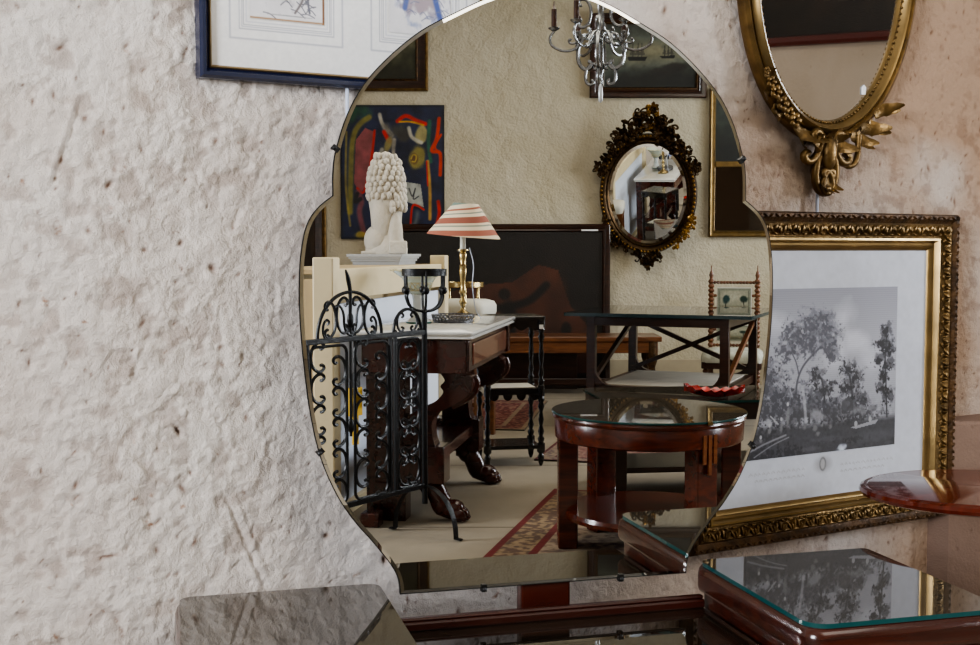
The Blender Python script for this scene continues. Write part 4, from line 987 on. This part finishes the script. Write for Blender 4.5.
# wrought iron screen with its two basket posts
sc0 = RW(-.262, 4.785)
SR = thing('wrought_iron_screen', 'black wrought iron scrollwork screen with a basket on its post and arched feet', 'screen', sc0, math.atan2(.8222, -.5692))
SW = .89; zt, zb = .823, .205
def fbar(name, p, q, w=.014, h=.014): return MB().bar(p, q, w, h).build(name, M['iron'], SR, 0, .002)
for i, u in enumerate((0, SW)):
    MB().lathe([(.0115, .13), (.0115, .905), (.02, .91), (.006, .915)], 12, T(u, 0, 0)).build('post', M['iron'], SR, 40)
    ft = MB(); arc = [(u, .155 * sin(t), .014 + .19 * cos(t)) for t in [(-PI / 2 + PI * k / 16) for k in range(17)]]
    arc = [(u, -.18, .006), (u, -.155, .008)] + arc + [(u, .155, .008), (u, .18, .006)]
    rings = []
    for (x, y, z) in arc: rings.append([(x - .016, y, z), (x, y * 1.0, z + .006), (x + .016, y, z), (x, y, z - .004)])
    ft.rings(rings, None, True); ft.build('arched_foot', M['iron'], SR, 40)
    bk_ = bpy.data.objects.new('basket', None); C.objects.link(bk_); bk_.parent = SR
    hz0, hz1, br = .905, 1.075, .086
    MB().rings([[((br + o) * cos(2 * PI * k / 28) + u, (br + o) * sin(2 * PI * k / 28), z) for k in range(28)] for o, z in ((0, hz1 - .028), (.004, hz1 - .028), (.004, hz1), (0, hz1), (0, hz1 - .028))]).build('hoop', M['iron'], bk_, 40)
    for k in range(6):
        a = k * PI / 3 + .3
        rib = [(br * 1.0, hz1 - .01), (br * .99, hz0 + .10), (br * .92, hz0 + .075), (br * .96, hz0 + .06), (br * .80, hz0 + .025), (br * .45, hz0 + .006), (.0, hz0)]
        mb = MB().tube([(u + r_ * cos(a), r_ * sin(a), z) for r_, z in [(p.x, p.y) for p in smooth_line([(q[0], q[1], 0) for q in rib], 4)]], .0055, 6)
        mb.ball((u + br * cos(a), br * sin(a), hz0 + .085), (.014, .014, .016), 8); mb.build('rib', M['iron'], bk_, 50)
fbar('top_rail', (0, 0, zt), (SW, 0, zt), .016, .02); fbar('bottom_rail', (0, 0, zb), (SW, 0, zb), .016, .02)
for u in (.185, .215, SW - .185, SW - .215): fbar('upright', (u, 0, zb), (u, 0, zt), .013, .013)
def frame_loop(u0, u1, z0, z1, r=.03):
    pts = [(x, 0, z) for x, z in rrect(u0, z0, u1, z1, r, 4)]; return MB().tube(pts, .006, 6, True).build('loop', M['iron'], SR, 50)
cu = SW / 2
for u0, u1, two in ((.03, .175, True), (.228, cu - .022, False), (cu + .022, SW - .228, False), (SW - .175, SW - .03, True)):
    frame_loop(u0, u1, zb + .012, zt - .02)
    rows = 5; hh = (zt - zb - .05) / rows; um = (u0 + u1) / 2
    for s in (-1, 1):
        mb = MB()
        for k in range(rows):
            zc = zb + .022 + hh * (k + .5)
            if two:
                put_scroll(mb, CS, um + s * (u1 - u0) * .46, zc, hh * 1.0, .0062, -s, 0, 1.3)
                if k < rows - 1: put_scroll(mb, CS, um + s * .007, zc + hh * .5, hh * .62, .0052, s, 0, 1.1)
            else: put_scroll(mb, CS, um + s * (u1 - u0) * .48, zc + s * hh * .25, hh * .92, .0064, -s, 0, 1.45)
        mb.build('scrollwork', M['iron'], SR, 60)
for c_, hw, hh in ((.11, .085, .088), (SW - .11, .085, .088), (cu, .178, .165)):
    mb = MB(); mb.tube([(c_ + hw * cos(t), 0, zt + .008 + hh * sin(t)) for t in [PI * k / 28 for k in range(29)]], .0068, 6)
    mb.build('arch', M['iron'], SR, 50); mb = MB()
    if hh < .1:
        for s in (-1, 1): put_scroll(mb, CS, c_ + s * .062, zt + .046, .07, .005, -s, 0, 1.2)
        for s in (-1, 1): put_scroll(mb, CS, c_ + s * (hw - .004), zt + .026, .04, .004, s * -1, 0, .7)
    else:
        for s in (-1, 1):
            put_scroll(mb, CS, c_ + s * .074, zt + .088, .13, .0058, -s, 0, 1.0); put_scroll(mb, CS, c_ + s * .078, zt + .075, .13, .0058, s, 0, 1.0)
            put_scroll(mb, SS, c_ + s * .035, zt + .07, .11, .0052, s, 0, 1.); put_scroll(mb, CS, c_ + s * .148, zt + .04, .07, .005, -s, 0, 1.)
    mb.build('arch_scroll', M['iron'], SR, 60)
mb = MB().tube(smooth_line([(cu, 0, .46), (cu, 0, .62), (cu, 0, zt + .10), (cu, 0, zt + .17), (cu + .010, .0, zt + .22), (cu + .024, 0, zt + .255)], 4), [.0055] * 8 + [.007] * 5 + [.0075, .008, .0085, .0085, .0075, .006, .0045, .003], 8)
mb.ball((cu, 0, zt + .07), (.013, .012, .03), 8); mb.ball((cu, 0, .5), (.013, .012, .03), 8); mb.build('spear', M['iron'], SR, 50)
yc = SR.matrix_basis @ Vector((cu - .004, -.05, 0))
ydir = SR.rotation_euler.z
yt = thing('yellow_duster', 'bright yellow duster with black handle hanging behind the iron screen', 'duster', (sc0.x - .5692 * (cu + .004) + .012, sc0.y + .8222 * (cu + .004) - .06, .53), ydir)
MB().prism(rrect(-.032, -.012, .032, .012, .008), 0, .105).build('pad', M['yellow'], yt, 40)
MB().prism(rrect(-.014, -.008, .014, .008, .006), -.11, 0).build('tail', M['yellow'], yt, 40)
MB().prism(rrect(-.02, -.011, .02, .011, .006), .1055, .16).tube([(0, 0, .16), (0, 0, .34)], .006, 8).build('handle', M['black'], yt, 40)

# cream painted counter with white panels
cdir = Vector((.187, -.982, 0)); cang = math.atan2(cdir.y, cdir.x)
CN = thing('cream_counter', 'cream painted counter with corner posts and bluish white panels, left of the marble table', 'counter', RW(-.640, 4.9), cang)
CL, CD, ctop = 2.13, .46, 1.07      # local x runs along the face, local +y points at the visible side
for x in (.045, CL - .045):
    for y in (-.045, -CD + .045): MB().box((x, y, .56), (.09, .09, 1.12)).build('post', M['cream_paint'], CN, 0, .006)
MB().box((CL / 2, -.045, ctop - .065), (CL - .18, .05, .13)).build('top_rail', M['cream_paint'], CN, 0, .004)
MB().box((CL / 2, -CD + .045, ctop - .065), (CL - .18, .05, .13)).build('top_rail', M['cream_paint'], CN, 0, .004)
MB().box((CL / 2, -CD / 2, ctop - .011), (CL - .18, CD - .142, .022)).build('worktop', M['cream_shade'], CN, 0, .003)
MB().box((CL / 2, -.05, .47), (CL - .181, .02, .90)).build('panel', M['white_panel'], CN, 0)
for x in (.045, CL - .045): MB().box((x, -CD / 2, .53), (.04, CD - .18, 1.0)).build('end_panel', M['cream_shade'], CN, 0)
MB().box((CL / 2, -.045, .03), (CL - .18, .05, .06)).build('bottom_rail', M['cream_paint'], CN, 0, .004)

# on the counter: moulded slab, stone statue
sc_ = RW(-.58, 6.62)
sb = MB(); sb.rings([[(x, y, z) for x, y in rrect(-.205 + i, -.155 + i, .205 - i, .155 - i, .004)] for i, z in ((.026, 0), (.026, .018), (.018, .019), (.018, .032), (.009, .033), (.009, .043), (.0, .044), (0, .058))], cap=True)
sl = tag(sb.build('moulded_slab', M['grey_slab'], None, 30), 'grey moulded slab under the stone statue on the cream counter', 'slab'); sl.location = (sc_.x, sc_.y, ctop); sl.rotation_euler = (0, 0, cang)
st = thing('stone_statue', 'weathered white stone statue with curly carved top on a small block base', 'statue', (sc_.x + .01, sc_.y, ctop + .058))
bs = MB()
bs.lathe([(.115, 0), (.116, .03), (.105, .05), (.092, .085), (.084, .12), (.083, .16), (.087, .22), (.096, .28), (.102, .34), (.097, .39), (.086, .45), (.066, .50), (.04, .53), (0, .54)], 32, Matrix.Diagonal((1, .85, 1, 1)))
bs.ball((-.05, .02, .075), (.072, .075, .085), 16); bs.ball((.05, .045, .10), (.045, .045, .13), 14); bs.ball((-.02, .05, .2), (.06, .04, .16), 14)
bs.build('body', M['stone'], st, 60)
rs = random.Random(9); mn = MB()
for row in range(8):
    z = .315 + row * .030; R0 = .104 * (1 if row < 2 else math.sqrt(max(.05, 1 - ((row - 1.5) / 6.6) ** 2)))
    k = max(6, int(19 * R0 / .104))
    for i in range(k):
        a = 2 * PI * (i + .5 * (row % 2)) / k; mn.ball((R0 * .955 * cos(a), R0 * .83 * sin(a), z + rs.uniform(-.009, .009)), (rs.uniform(.013, .018), .017, rs.uniform(.017, .026)), 8)
for i in range(12):
    a = rs.uniform(-.2, 1.2); mn.ball((.1 * cos(a), .087 * sin(a), rs.uniform(.24, .31)), (.018, .016, .024), 8)
mn.ball((0, 0, .535), (.035, .03, .025), 10); mn.build('curls', M['stone'], st, 60)
MB().box((.07, .075, .036), (.095, .07, .072)).build('block', M['stone'], st, 0, .008)
MB().box((-.02, 0, .008), (.22, .18, .016)).build('plinth', M['stone'], st, 0, .004)

# mahogany console table with marble top
kdir = math.atan2(-.986, .167)
ko = RW(-.068, 4.83)
KT = thing('marble_console_table', 'mahogany console table with white marble top, scrolled legs and lion paw feet', 'console table', ko, kdir)
KL, KD, kz = 1.19, .50, .82       # local x along the long side, local +y = the front (scrolls and paws)
mt = MB(); mt.rings([[(x, y, z) for x, y in rrect(i, -KD + i, KL - i, -i, .02)] for i, z in ((.012, kz - .034), (.004, kz - .030), (.010, kz - .022), (.001, kz - .015), (0, kz - .006), (.005, kz))], cap=True)
mt.build('marble_top', M['marble'], KT, 50)
ap_ = MB().box((KL / 2, -KD / 2 - .005, kz - .105), (KL - .06, KD - .06, .14)).build('frieze', M['mahog'], KT, 0, .004)
MB().box((KL / 2, -.031, kz - .105), (KL - .3, .012, .095)).build('frieze_panel', pm('figured_veneer', (.42, .22, .15), .2, var=.5, vscale=7, stretch=(3, 1, 9), coat=.5), KT, 0, .006)
for x in (.075, KL - .075): MB().box((x, -.031, kz - .105), (.07, .014, .13)).build('corner_block', M['mahog'], KT, 0, .005)
# leg: a flat S profile in the depth direction
prof = [(-.075, .641), (-.035, .62), (-.024, .59), (-.036, .552), (-.075, .52), (-.13, .49), (-.18, .465), (-.203, .43), (-.205, .39), (-.20, .35), (-.19, .325)]
prof2 = [(-.34, .325), (-.335, .40), (-.32, .44), (-.27, .475), (-.215, .50), (-.178, .525), (-.156, .555), (-.168, .58), (-.15, .605), (-.175, .641)]
def dn2(P): return [(p.x, p.y) for p in smooth_line([(a, b, 0) for a, b in P], 4)]
poly = dn2(prof) + dn2(prof2)
XP = Matrix(((0, 0, 1, 0), (1, 0, 0, 0), (0, 1, 0, 0), (0, 0, 0, 1)))
for x in (.15, KL - .20):
    lg = MB().prism(poly, x, x + .10, XP); lo_ = lg.build('scroll_leg', M['mahog'], KT, 40, .006)
    rib = [(x + .05, y + .002, z) for y, z in dn2(prof[1:6])]
    MB().tube(rib, [.017] * len(rib), 8).build('leg_rib', M['mahog'], lo_, 60)
    MB().box((x + .05, -.30, .245), (.13, .30, .16)).build('plinth', M['mahog'], KT, 0, .006)
    fp = smooth_line([(x + .05, -.27, .165), (x + .05, -.215, .15), (x + .05, -.185, .10), (x + .05, -.165, .06), (x + .05, -.12, .045), (x + .05, -.09, .043)], 5)
    n_ = len(fp); fo = MB().tube(fp, [.035 + .012 * sin(PI * i / n_) if i < n_ * .6 else .042 for i in range(n_)], 12)
    for k in (-1.5, -.5, .5, 1.5): fo.ball((x + .05 + k * .024, -.085 - abs(k) * .008, .030), (.0165, .036, .028), 10); fo.ball((x + .05 + k * .024, -.060 - abs(k) * .008, .018), (.009, .014, .012), 8)
    fo.ball((x + .05, -.12, .05), (.048, .05, .042), 12); fo.ball((x + .05, -.225, .15), (.05, .045, .05), 12); fo.build('paw_foot', M['mahog'], KT, 60)
    bw = .17 if x < .5 else .06
    MB().box((x + .05, -KD + .01 + bw / 2, .33), (.10, bw, .66)).build('back_leg', M['mahog_dark'], KT, 0, .004)
MB().box((KL / 2, -.31, .27), (KL - .34, .26, .05)).build('base_platform', M['mahog'], KT, 0, .006)
for x in (.05, KL - .05): MB().box((x, -KD + .06, .03), (.08, .08, .06)).build('back_foot', M['mahog'], KT, 0, .006)

# on the marble: glass vase, pewter coaster, lamp
vp_ = VZ(423, 323, kz)
vs = thing('glass_vase', 'flared clear glass vase with gilt lattice rim, standing on the marble top', 'vase', (vp_.x - .018, vp_.y + .02, kz))
MB().lathe([(.056, 0), (.057, .008), (.05, .014), (.034, .03), (.026, .06), (.027, .10), (.030, .125), (.034, .13)], 28).build('stem', pm('milky_glass', (.80, .82, .82), .12, coat=.6), vs, 60)
MB().lathe([(.0, .131), (.034, .131), (.050, .15), (.062, .18), (.078, .205), (.125, .238), (.124, .241), (.076, .208), (.060, .182), (.048, .153), (.0, .135)], 32).build('bowl', pm('frosted_glass', (.74, .78, .74), .15, coat=.6), vs, 60)
lt = MB()
for k in range(14):
    a0 = 2 * PI * k / 14
    for s in (-1, 1):
        lt.tube([((.0505 + .0125 * q) * cos(a0 + s * .45 * (q - .5)), (.0505 + .0125 * q) * sin(a0 + s * .45 * (q - .5)), .148 + .034 * q) for q in (0, .25, .5, .75, 1)], .0022, 5)
for R0, z in ((.052, .148), (.0645, .183), (.08, .207)): lt.tube([(R0 * cos(2 * PI * k / 28), R0 * sin(2 * PI * k / 28), z) for k in range(28)], .0022, 5, True)
lt.tube([(.126 * cos(2 * PI * k / 48), .126 * sin(2 * PI * k / 48), .240 + .003 * sin(k * 2.1)) for k in range(48)], .003, 5, True)
lt.build('lattice_band', pm('lattice', (.78, .74, .60), .3, .3), vs, 60)
MB().lathe([(.0555, -.0), (.0585, .002), (.0585, .007), (.0555, .009)], 28).build('foot_rim', pm('green_glass', (.10, .36, .32), .1), vs, 60).location = (0, 0, 0)
tp_ = VZ(453, 322, kz)
pt = thing('pewter_coaster', 'round pewter coaster with pierced gallery on the marble top, before the lamp', 'coaster', (tp_.x + .0, tp_.y, kz))
MB().lathe([(0, 0), (.088, 0), (.09, .004), (0, .004)], 36).build('base', M['pewter'], pt, 40)
gl = MB()
for z, r in ((.006, .09), (.034, .098)): gl.tube([(r * cos(2 * PI * k / 40), r * sin(2 * PI * k / 40), z) for k in range(40)], .003, 6, True)
for k in range(30):
    a0 = 2 * PI * k / 30
    for s in (-1, 1): gl.tube([((.09 + .008 * q) * cos(a0 + s * .2 * (q - .5)), (.09 + .008 * q) * sin(a0 + s * .2 * (q - .5)), .006 + .028 * q) for q in (0, .5, 1)], .0028, 5)
gl.build('gallery', M['pewter'], pt, 60)
lc = RW(-.128, 5.68)
lm = thing('table_lamp', 'brass candlestick lamp with a tilted striped pink and cream shade', 'lamp', (lc.x, lc.y, kz))
MB().prism(rrect(-.055, -.055, .055, .055, .01), 0, .014).build('base', M['brass'], lm, 30, .004)
MB().lathe([(0.0520, .0145), (0.0460, .022), (0.0300, .034), (0.0140, .045), (0.0094, .06), (0.0172, .075), (0.0203, .085), (0.0117, .10), (0.0101, .115), (0.0203, .13), (0.0125, .145), (0.0109, .17), (0.0148, .21), (0.0179, .235), (0.0140, .25), (0.0187, .256), (0.0125, .265), (0.0156, .29), (0.0187, .31), (0.0125, .32), (0.0265, .328), (0.0265, .333), (0.0101, .335)], 24).build('stem', M['brass'], lm, 60)
MB().lathe([(.0135, .3355), (.0135, .42)], 16).build('candle_sleeve', M['candle'], lm, 40)
MB().lathe([(.012, .4205), (.022, .44), (.024, .46), (.015, .485), (0, .49)], 16).build('bulb', M['candle'], lm, 60)
def shade_mat():
    m, nt, N, L, b = new_mat('striped_shade')
    tc = N.new('ShaderNodeTexCoord'); sp = N.new('ShaderNodeSeparateXYZ'); L.new(tc.outputs['Object'], sp.inputs[0])
    at = N.new('ShaderNodeMath'); at.operation = 'ARCTAN2'; L.new(sp.outputs['Y'], at.inputs[0]); L.new(sp.outputs['X'], at.inputs[1])
    ab = N.new('ShaderNodeMath'); ab.operation = 'PINGPONG'; ab.inputs[1].default_value = PI; L.new(at.outputs[0], ab.inputs[0])
    ml = N.new('ShaderNodeMath'); ml.operation = 'MULTIPLY_ADD'; ml.inputs[1].default_value = .012; L.new(ab.outputs[0], ml.inputs[0]); L.new(sp.outputs['Z'], ml.inputs[2])
    mr = N.new('ShaderNodeMapRange'); mr.inputs['From Min'].default_value = 0; mr.inputs['From Max'].default_value = .18; L.new(ml.outputs[0], mr.inputs['Value'])
    r = N.new('ShaderNodeValToRGB'); r.color_ramp.interpolation = 'CONSTANT'
    cols = [(0, (.84, .77, .66)), (.10, (.62, .38, .31)), (.24, (.86, .80, .70)), (.33, (.55, .57, .52)), (.37, (.84, .78, .68)), (.42, (.58, .35, .29)), (.58, (.86, .80, .71)), (.66, (.50, .53, .50)), (.69, (.84, .78, .68)), (.76, (.60, .37, .30)), (.81, (.84, .79, .70)), (.92, (.45, .52, .48))]
    e = r.color_ramp.elements
    while len(e) < len(cols): e.new(.5)
    for i, (p, c) in enumerate(cols): e[i].position = p; e[i].color = lin(c) + (1,)
    L.new(mr.outputs[0], r.inputs[0]); L.new(r.outputs[0], b.inputs['Base Color']); b.inputs['Roughness'].default_value = .9
    return m
shd = MB().rings([[((r) * cos(2 * PI * k / 40), r * sin(2 * PI * k / 40), z) for k in range(40)] for r, z in ((.171, 0), (.175, .0), (.136, .052), (.097, .104), (.058, .155), (.053, .155), (.092, .104), (.131, .052), (.171, 0))]).build('shade', shade_mat(), lm, 50)
shd.location = (.003, 0, .395); shd.rotation_euler = (0, math.radians(5), .4)
MB().tube(smooth_line([(.03, 0, .34), (.05, .01, .26), (.045, .01, .16), (.06, 0, .05), (.085, -.03, .006)], 5), .0025, 6).build('flex', M['string'], lm, 60)

# tall stool with padded seat, behind the marble table
sp_ = VD(464, 305, 7.36)
ts = thing('padded_stool', 'tall stool with a rounded pale upholstered seat on wooden legs, behind the lamp', 'stool', (sp_.x, sp_.y, 0), .3)
zs_ = VD(466, 299, 7.36).z
se = MB(); se.rings([[(x * q, y * q, z) for x, y in rrect(-.17, -.17, .17, .17, .05)] for q, z in ((.96, zs_ - .10), (1.0, zs_ - .08), (1., zs_ - .04), (.93, zs_ - .015), (.7, zs_ - .002), (.3, zs_))], cap=True); se.build('seat', M['cushion'], ts, 60)
MB().box((0, 0, zs_ - .13), (.32, .32, .055)).build('seat_rail', M['oak'], ts, 0, .004)
for sx in (-1, 1):
    for sy in (-1, 1): MB().box((sx * .135, sy * .135, (zs_ - .158) / 2), (.042, .042, zs_ - .158)).build('leg', M['oak'], ts, 0, .004)
for z, a, b_ in ((.18, 1, 0), (.25, 0, 1)):
    for s in (-1, 1): MB().box((s * .135 * b_, s * .135 * a, z), (.26 if a else .025, .26 if b_ else .025, .03)).build('stretcher', M['oak'], ts, 0, .003)
# brass gallery stand further back
bs_ = VD(464, 286, 8.4)
bt = thing('brass_stand', 'slender brass stand with a small gallery top, behind the lamp and padded stool', 'plant stand', (bs_.x, bs_.y, .0095))
MB().lathe([(0, bs_.z - .02), (.135, bs_.z - .02), (.14, bs_.z - .015), (.14, bs_.z + .018), (.134, bs_.z + .018), (.134, bs_.z - .01), (0, bs_.z - .01)], 32).build('top', M['brass'], bt, 40)
for k in range(3):
    a = k * 2.094 + .55; MB().lathe([(.016, 0), (.018, .02), (.012, .04), (.012, bs_.z - .12), (.018, bs_.z - .10), (.012, bs_.z - .08), (.012, bs_.z - .021)], 12, T(.115 * cos(a), .115 * sin(a), 0)).build('leg', M['brass'], bt, 40)
MB().lathe([(0, .25), (.13, .25), (.13, .265), (0, .265)], 28).build('lower_shelf', M['mahog_red'], bt, 40)

# black turned three-tier stand
es = thing('ebonised_stand', 'black three-tier stand with turned legs and a white price tag, beside the marble table', 'etagere', RW(.107, 6.46), math.radians(-10))
sw, sd, zt = .29, .26, .80
MB().prism(rrect(-.165, -.15, .165, .15, .012), zt - .02, zt).build('top', M['ebony'], es, 30, .004)
for sy in (-1, 1):
    a_ = MB(); pts = [(-.15, zt - .021)] + [(-.15 + .3 * k / 24, zt - .055 - .022 * abs(sin(PI * k / 6))) for k in range(25)] + [(.15, zt - .021)]
    a_.prism(list(reversed(pts)), -.006, .006, T(0, sy * .125, 0) @ Rx(PI / 2)); a_.build('apron', M['ebony'], es, 30)
def spindle(z0, z1, r=.013): 
    h = z1 - z0; return [(r, z0), (r * 1.5, z0 + .02), (r * .8, z0 + .035), (r * 1.3, z0 + .06), (r * .7, z0 + .09), (r * 1.15, z0 + h * .5), (r * .7, z1 - .08), (r * 1.4, z1 - .05), (r * .9, z1 - .03), (r * 1.5, z1 - .015), (r, z1)]
for sx in (-1, 1):
    for sy in (-1, 1):
        l = MB().lathe([(.006, 0), (.014, .02), (.018, .05), (.011, .065), (.022, .078)] + [(.022, .12)] + spindle(.125, .37) + [(.02, .375), (.02, .43)] + spindle(.435, .74) + [(.02, .745), (.02, .779)], 12, T(sx * sw / 2, sy * sd / 2, 0)); l.build('leg', M['ebony'], es, 50)
MB().box((0, 0, .10), (sw, sd, .02)).build('lower_shelf', M['ebony'], es, 0, .003)
ms = MB().box((0, 0, .40), (sw + .02, sd + .02, .035)).build('middle_shelf', M['ebony'], es, 0, .003)
MB().box((0, 0, .4185), (sw - .05, sd - .05, .002)).build('caned_panel', M['cloth_white'], ms, 0)
for k in range(4): MB().prism([(.025 * cos(PI + PI * q / 8), .03 * sin(PI + PI * q / 8)) for q in range(9)], -.004, .004, T(-.11 + k * .073, sd / 2 + .006, .382) @ Rx(PI / 2)).build('drop', M['ebony'], es, 30)
MB().box((sw / 2 - .005, sd / 2 + .024, .745), (.022, .002, .022)).build('price_tag', M['tag'], es, 0)

# rugs
def rug(nx, ny, a, seed, field, border, line):
    p = Paint(nx, ny, field, a); t = fbm(nx, ny, 70 * a, 70, seed, 2)
    p.blend((t > .58) * .6, (.62, .55, .46)); p.blend((t < .38) * .5, (.28, .20, .19))
    bx = np.minimum(np.minimum(p.X, 1 - p.X) * a, np.minimum(p.Y, 1 - p.Y)); t2 = fbm(nx, ny, 75 * a, 75, seed + 5, 2)
    p.blend((bx < .11) * 1., border); p.blend(((bx < .11) & (t2 > .56)) * .6, (.56, .48, .37)); p.blend(((bx < .11) & (t2 < .42)) * .6, (.26, .18, .17))
    for d in (.007, .105): p.blend((np.abs(bx - d) < .010) * 1., line)
    return p.noise(.15, 40, seed)
def lay(name, label, c, rz, w, h, pic):
    t = thing(name, label, 'rug', (c.x, c.y, 0), rz)
    MB().box((0, 0, .004), (w, h, .0075)).build('backing', M['black'], t, 0); panel('pile', w, h, pic, M['weave'], t, (0, 0, .0085), flat=True); return t
lay('oriental_rug', 'patterned oriental rug with dark red edge under the round coffee table', RW(.83, 4.72), math.radians(14.6), 1.5, 1.62, rug(330, 350, .93, 3, (.50, .43, .36), (.44, .36, .27), (.36, .09, .08)))
lay('red_rug', 'worn red oriental rug on the floor behind the black stand', RW(-.29, 8.42), math.radians(8.4), 1.25, 1.5, rug(200, 240, .83, 9, (.38, .13, .12), (.34, .10, .10), (.5, .42, .34)))
lay('small_rug', 'small patterned rug between the black stand and the round coffee table', RW(.755, 6.89), math.radians(14.6), .80, 1.0, rug(160, 200, .8, 19, (.42, .26, .24), (.46, .40, .36), (.30, .08, .10)))

# chandelier
hd = VD(600.5, 103, 6.1)
cn = thing('scroll_chandelier', 'silvery wrought metal scroll chandelier with candle arms, hanging before the far wall', 'chandelier', (hd.x, hd.y, hd.z))
MB().lathe([(0, 0), (.010, .01), (.013, .05), (.009, .085), (.004, .095)], 10).build('finial', pm('white_metal', (.80, .82, .84), .3, .4), cn, 50)
MB().lathe([(.004, .0955), (.012, .11), (.005, .13), (.014, .15), (.016, .17), (.014, .27), (.009, .30), (.012, .33), (.026, .36), (.018, .40), (.008, .43), (.011, .50), (.016, .54), (.008, .57), (.006, .75), (0, .76)], 14).build('stem', M['steel'], cn, 50)
for k in range(4):
    a = k * PI / 2 + .25; X = Rz(a)
    m = MB(); put_scroll(m, CS, .075, .150, .105, .008, -1, 0, 1.0, .2, X, 6); put_scroll(m, CS, .115, .265, .175, .010, -1, 0, 1.0, .15, X, 6); m.build('scroll_bracket', M['steel'], cn, 60)
    m = MB(); put_scroll(m, CS, .05, .45, .14, .008, 1, 0, 1., 0, X, 6); m.build('crown_scroll', M['steel'], cn, 60)
for k in range(6):
    a = k * PI / 3 + .1; X = Rz(a)
    pts = smooth_line([(.02, 0, .36), (.07, 0, .34), (.10, 0, .30), (.13, 0, .27), (.19, 0, .262), (.245, 0, .29), (.255, 0, .33), (.235, 0, .36)], 5)
    m = MB().tube(pts, .007, 6, X=X); put_scroll(m, CS, .115, .31, .07, .006, 1, 0, 1.1, .8, X, 6)
    arm = m.build('arm', M['steel'], cn, 60)
    MB().lathe([(.008, .36), (.028, .372), (.03, .378), (.012, .382)], 14, X @ T(.235, 0, 0)).build('drip_pan', M['steel'], arm, 50)
    MB().lathe([(.0135, .383), (.0135, .47), (.006, .475), (.002, .51)], 10, X @ T(.235, 0, 0)).build('candle_tube', M['walnut'], arm, 50)
chn = MB(); z = .76; k = 0
while hd.z + z < CEIL - .03:
    chn.tube([(.011 * cos(t), 0, z + .018 + .022 * sin(t)) for t in [2 * PI * q / 10 for q in range(10)]], .003, 5, True, X=Rz(PI / 2 * (k % 2))); z += .034; k += 1
chn.lathe([(.05, CEIL - hd.z - .03), (.05, CEIL - hd.z - .001)], 20); chn.build('chain', M['steel'], cn, 50)

# painting on the right-hand wall, seen in the upper right oval mirror
rp = thing('red_framed_painting', 'dark painting in dull red frame, reflected in the oval gilt mirror', 'painting', (RIGHT_X - .004, -1.24, 2.45), -PI / 2)
MB().rect_frame(1.43, .95, [(0, 0), (0, .03), (.02, .04), (.05, .03), (.055, .01)]).build('frame', pm('red_frame', (.30, .09, .07), .35), rp, 30)
panel('canvas', 1.33, .85, landscape(80, 50, 45, (.42, .34, .26), (.16, .12, .09), 1.1), M['oil'], rp, (0, -.012, 0))
# ------------------------------------------------------------------ light
def area(name, loc, target, sx, sy, power, col):
    l = bpy.data.lights.new(name, 'AREA'); l.shape = 'RECTANGLE'; l.size = sx; l.size_y = sy; l.energy = power; l.color = col
    o = bpy.data.objects.new(name, l); C.objects.link(o); o.location = loc
    o.rotation_euler = (Vector(target) - Vector(loc)).to_track_quat('-Z', 'Y').to_euler(); return o
area('window_daylight', (6.3, -.35, 2.0), (1.0, 1.7, 1.2), 1.4, 1.6, 520, (.86, .92, 1.))
area('side_daylight', (-3.2, -.45, 1.95), (1.0, 1.2, 1.2), 1.2, 1.4, 330, (.95, .965, 1.))
area('shopfront_daylight', (5.6, -4.0, 2.0), (0, -3.0, 1.1), 3.4, 2.2, 330, (.93, .96, 1.))
area('warm_fill', (1.5, -2.2, 3.6), (1.5, -2.2, 0), 2.5, 3.0, 85, (1., .93, .82))  # added warm ambient fill, not a real ceiling fitting
w = bpy.data.worlds.new('world'); bpy.context.scene.world = w; w.use_nodes = True
w.node_tree.nodes['Background'].inputs[0].default_value = (.75, .85, 1., 1); w.node_tree.nodes['Background'].inputs[1].default_value = 1.2
# ------------------------------------------------------------------ camera
cam = bpy.data.cameras.new('camera'); co = bpy.data.objects.new('camera', cam); C.objects.link(co)
cam.sensor_width = 36; cam.lens = FOC / 980 * 36; cam.clip_start = .05
co.location = (0, 0, EYE); co.rotation_euler = (PI / 2 - PITCH, 0, -YAW)
sc = bpy.context.scene; sc.camera = co
sc.view_settings.view_transform = 'AgX'; sc.view_settings.look = 'AgX - Medium High Contrast'; sc.view_settings.exposure = 0.
sc.cycles.max_bounces = 12; sc.cycles.glossy_bounces = 6; sc.cycles.diffuse_bounces = 4; sc.cycles.transparent_max_bounces = 12
sc.cycles.caustics_reflective = False
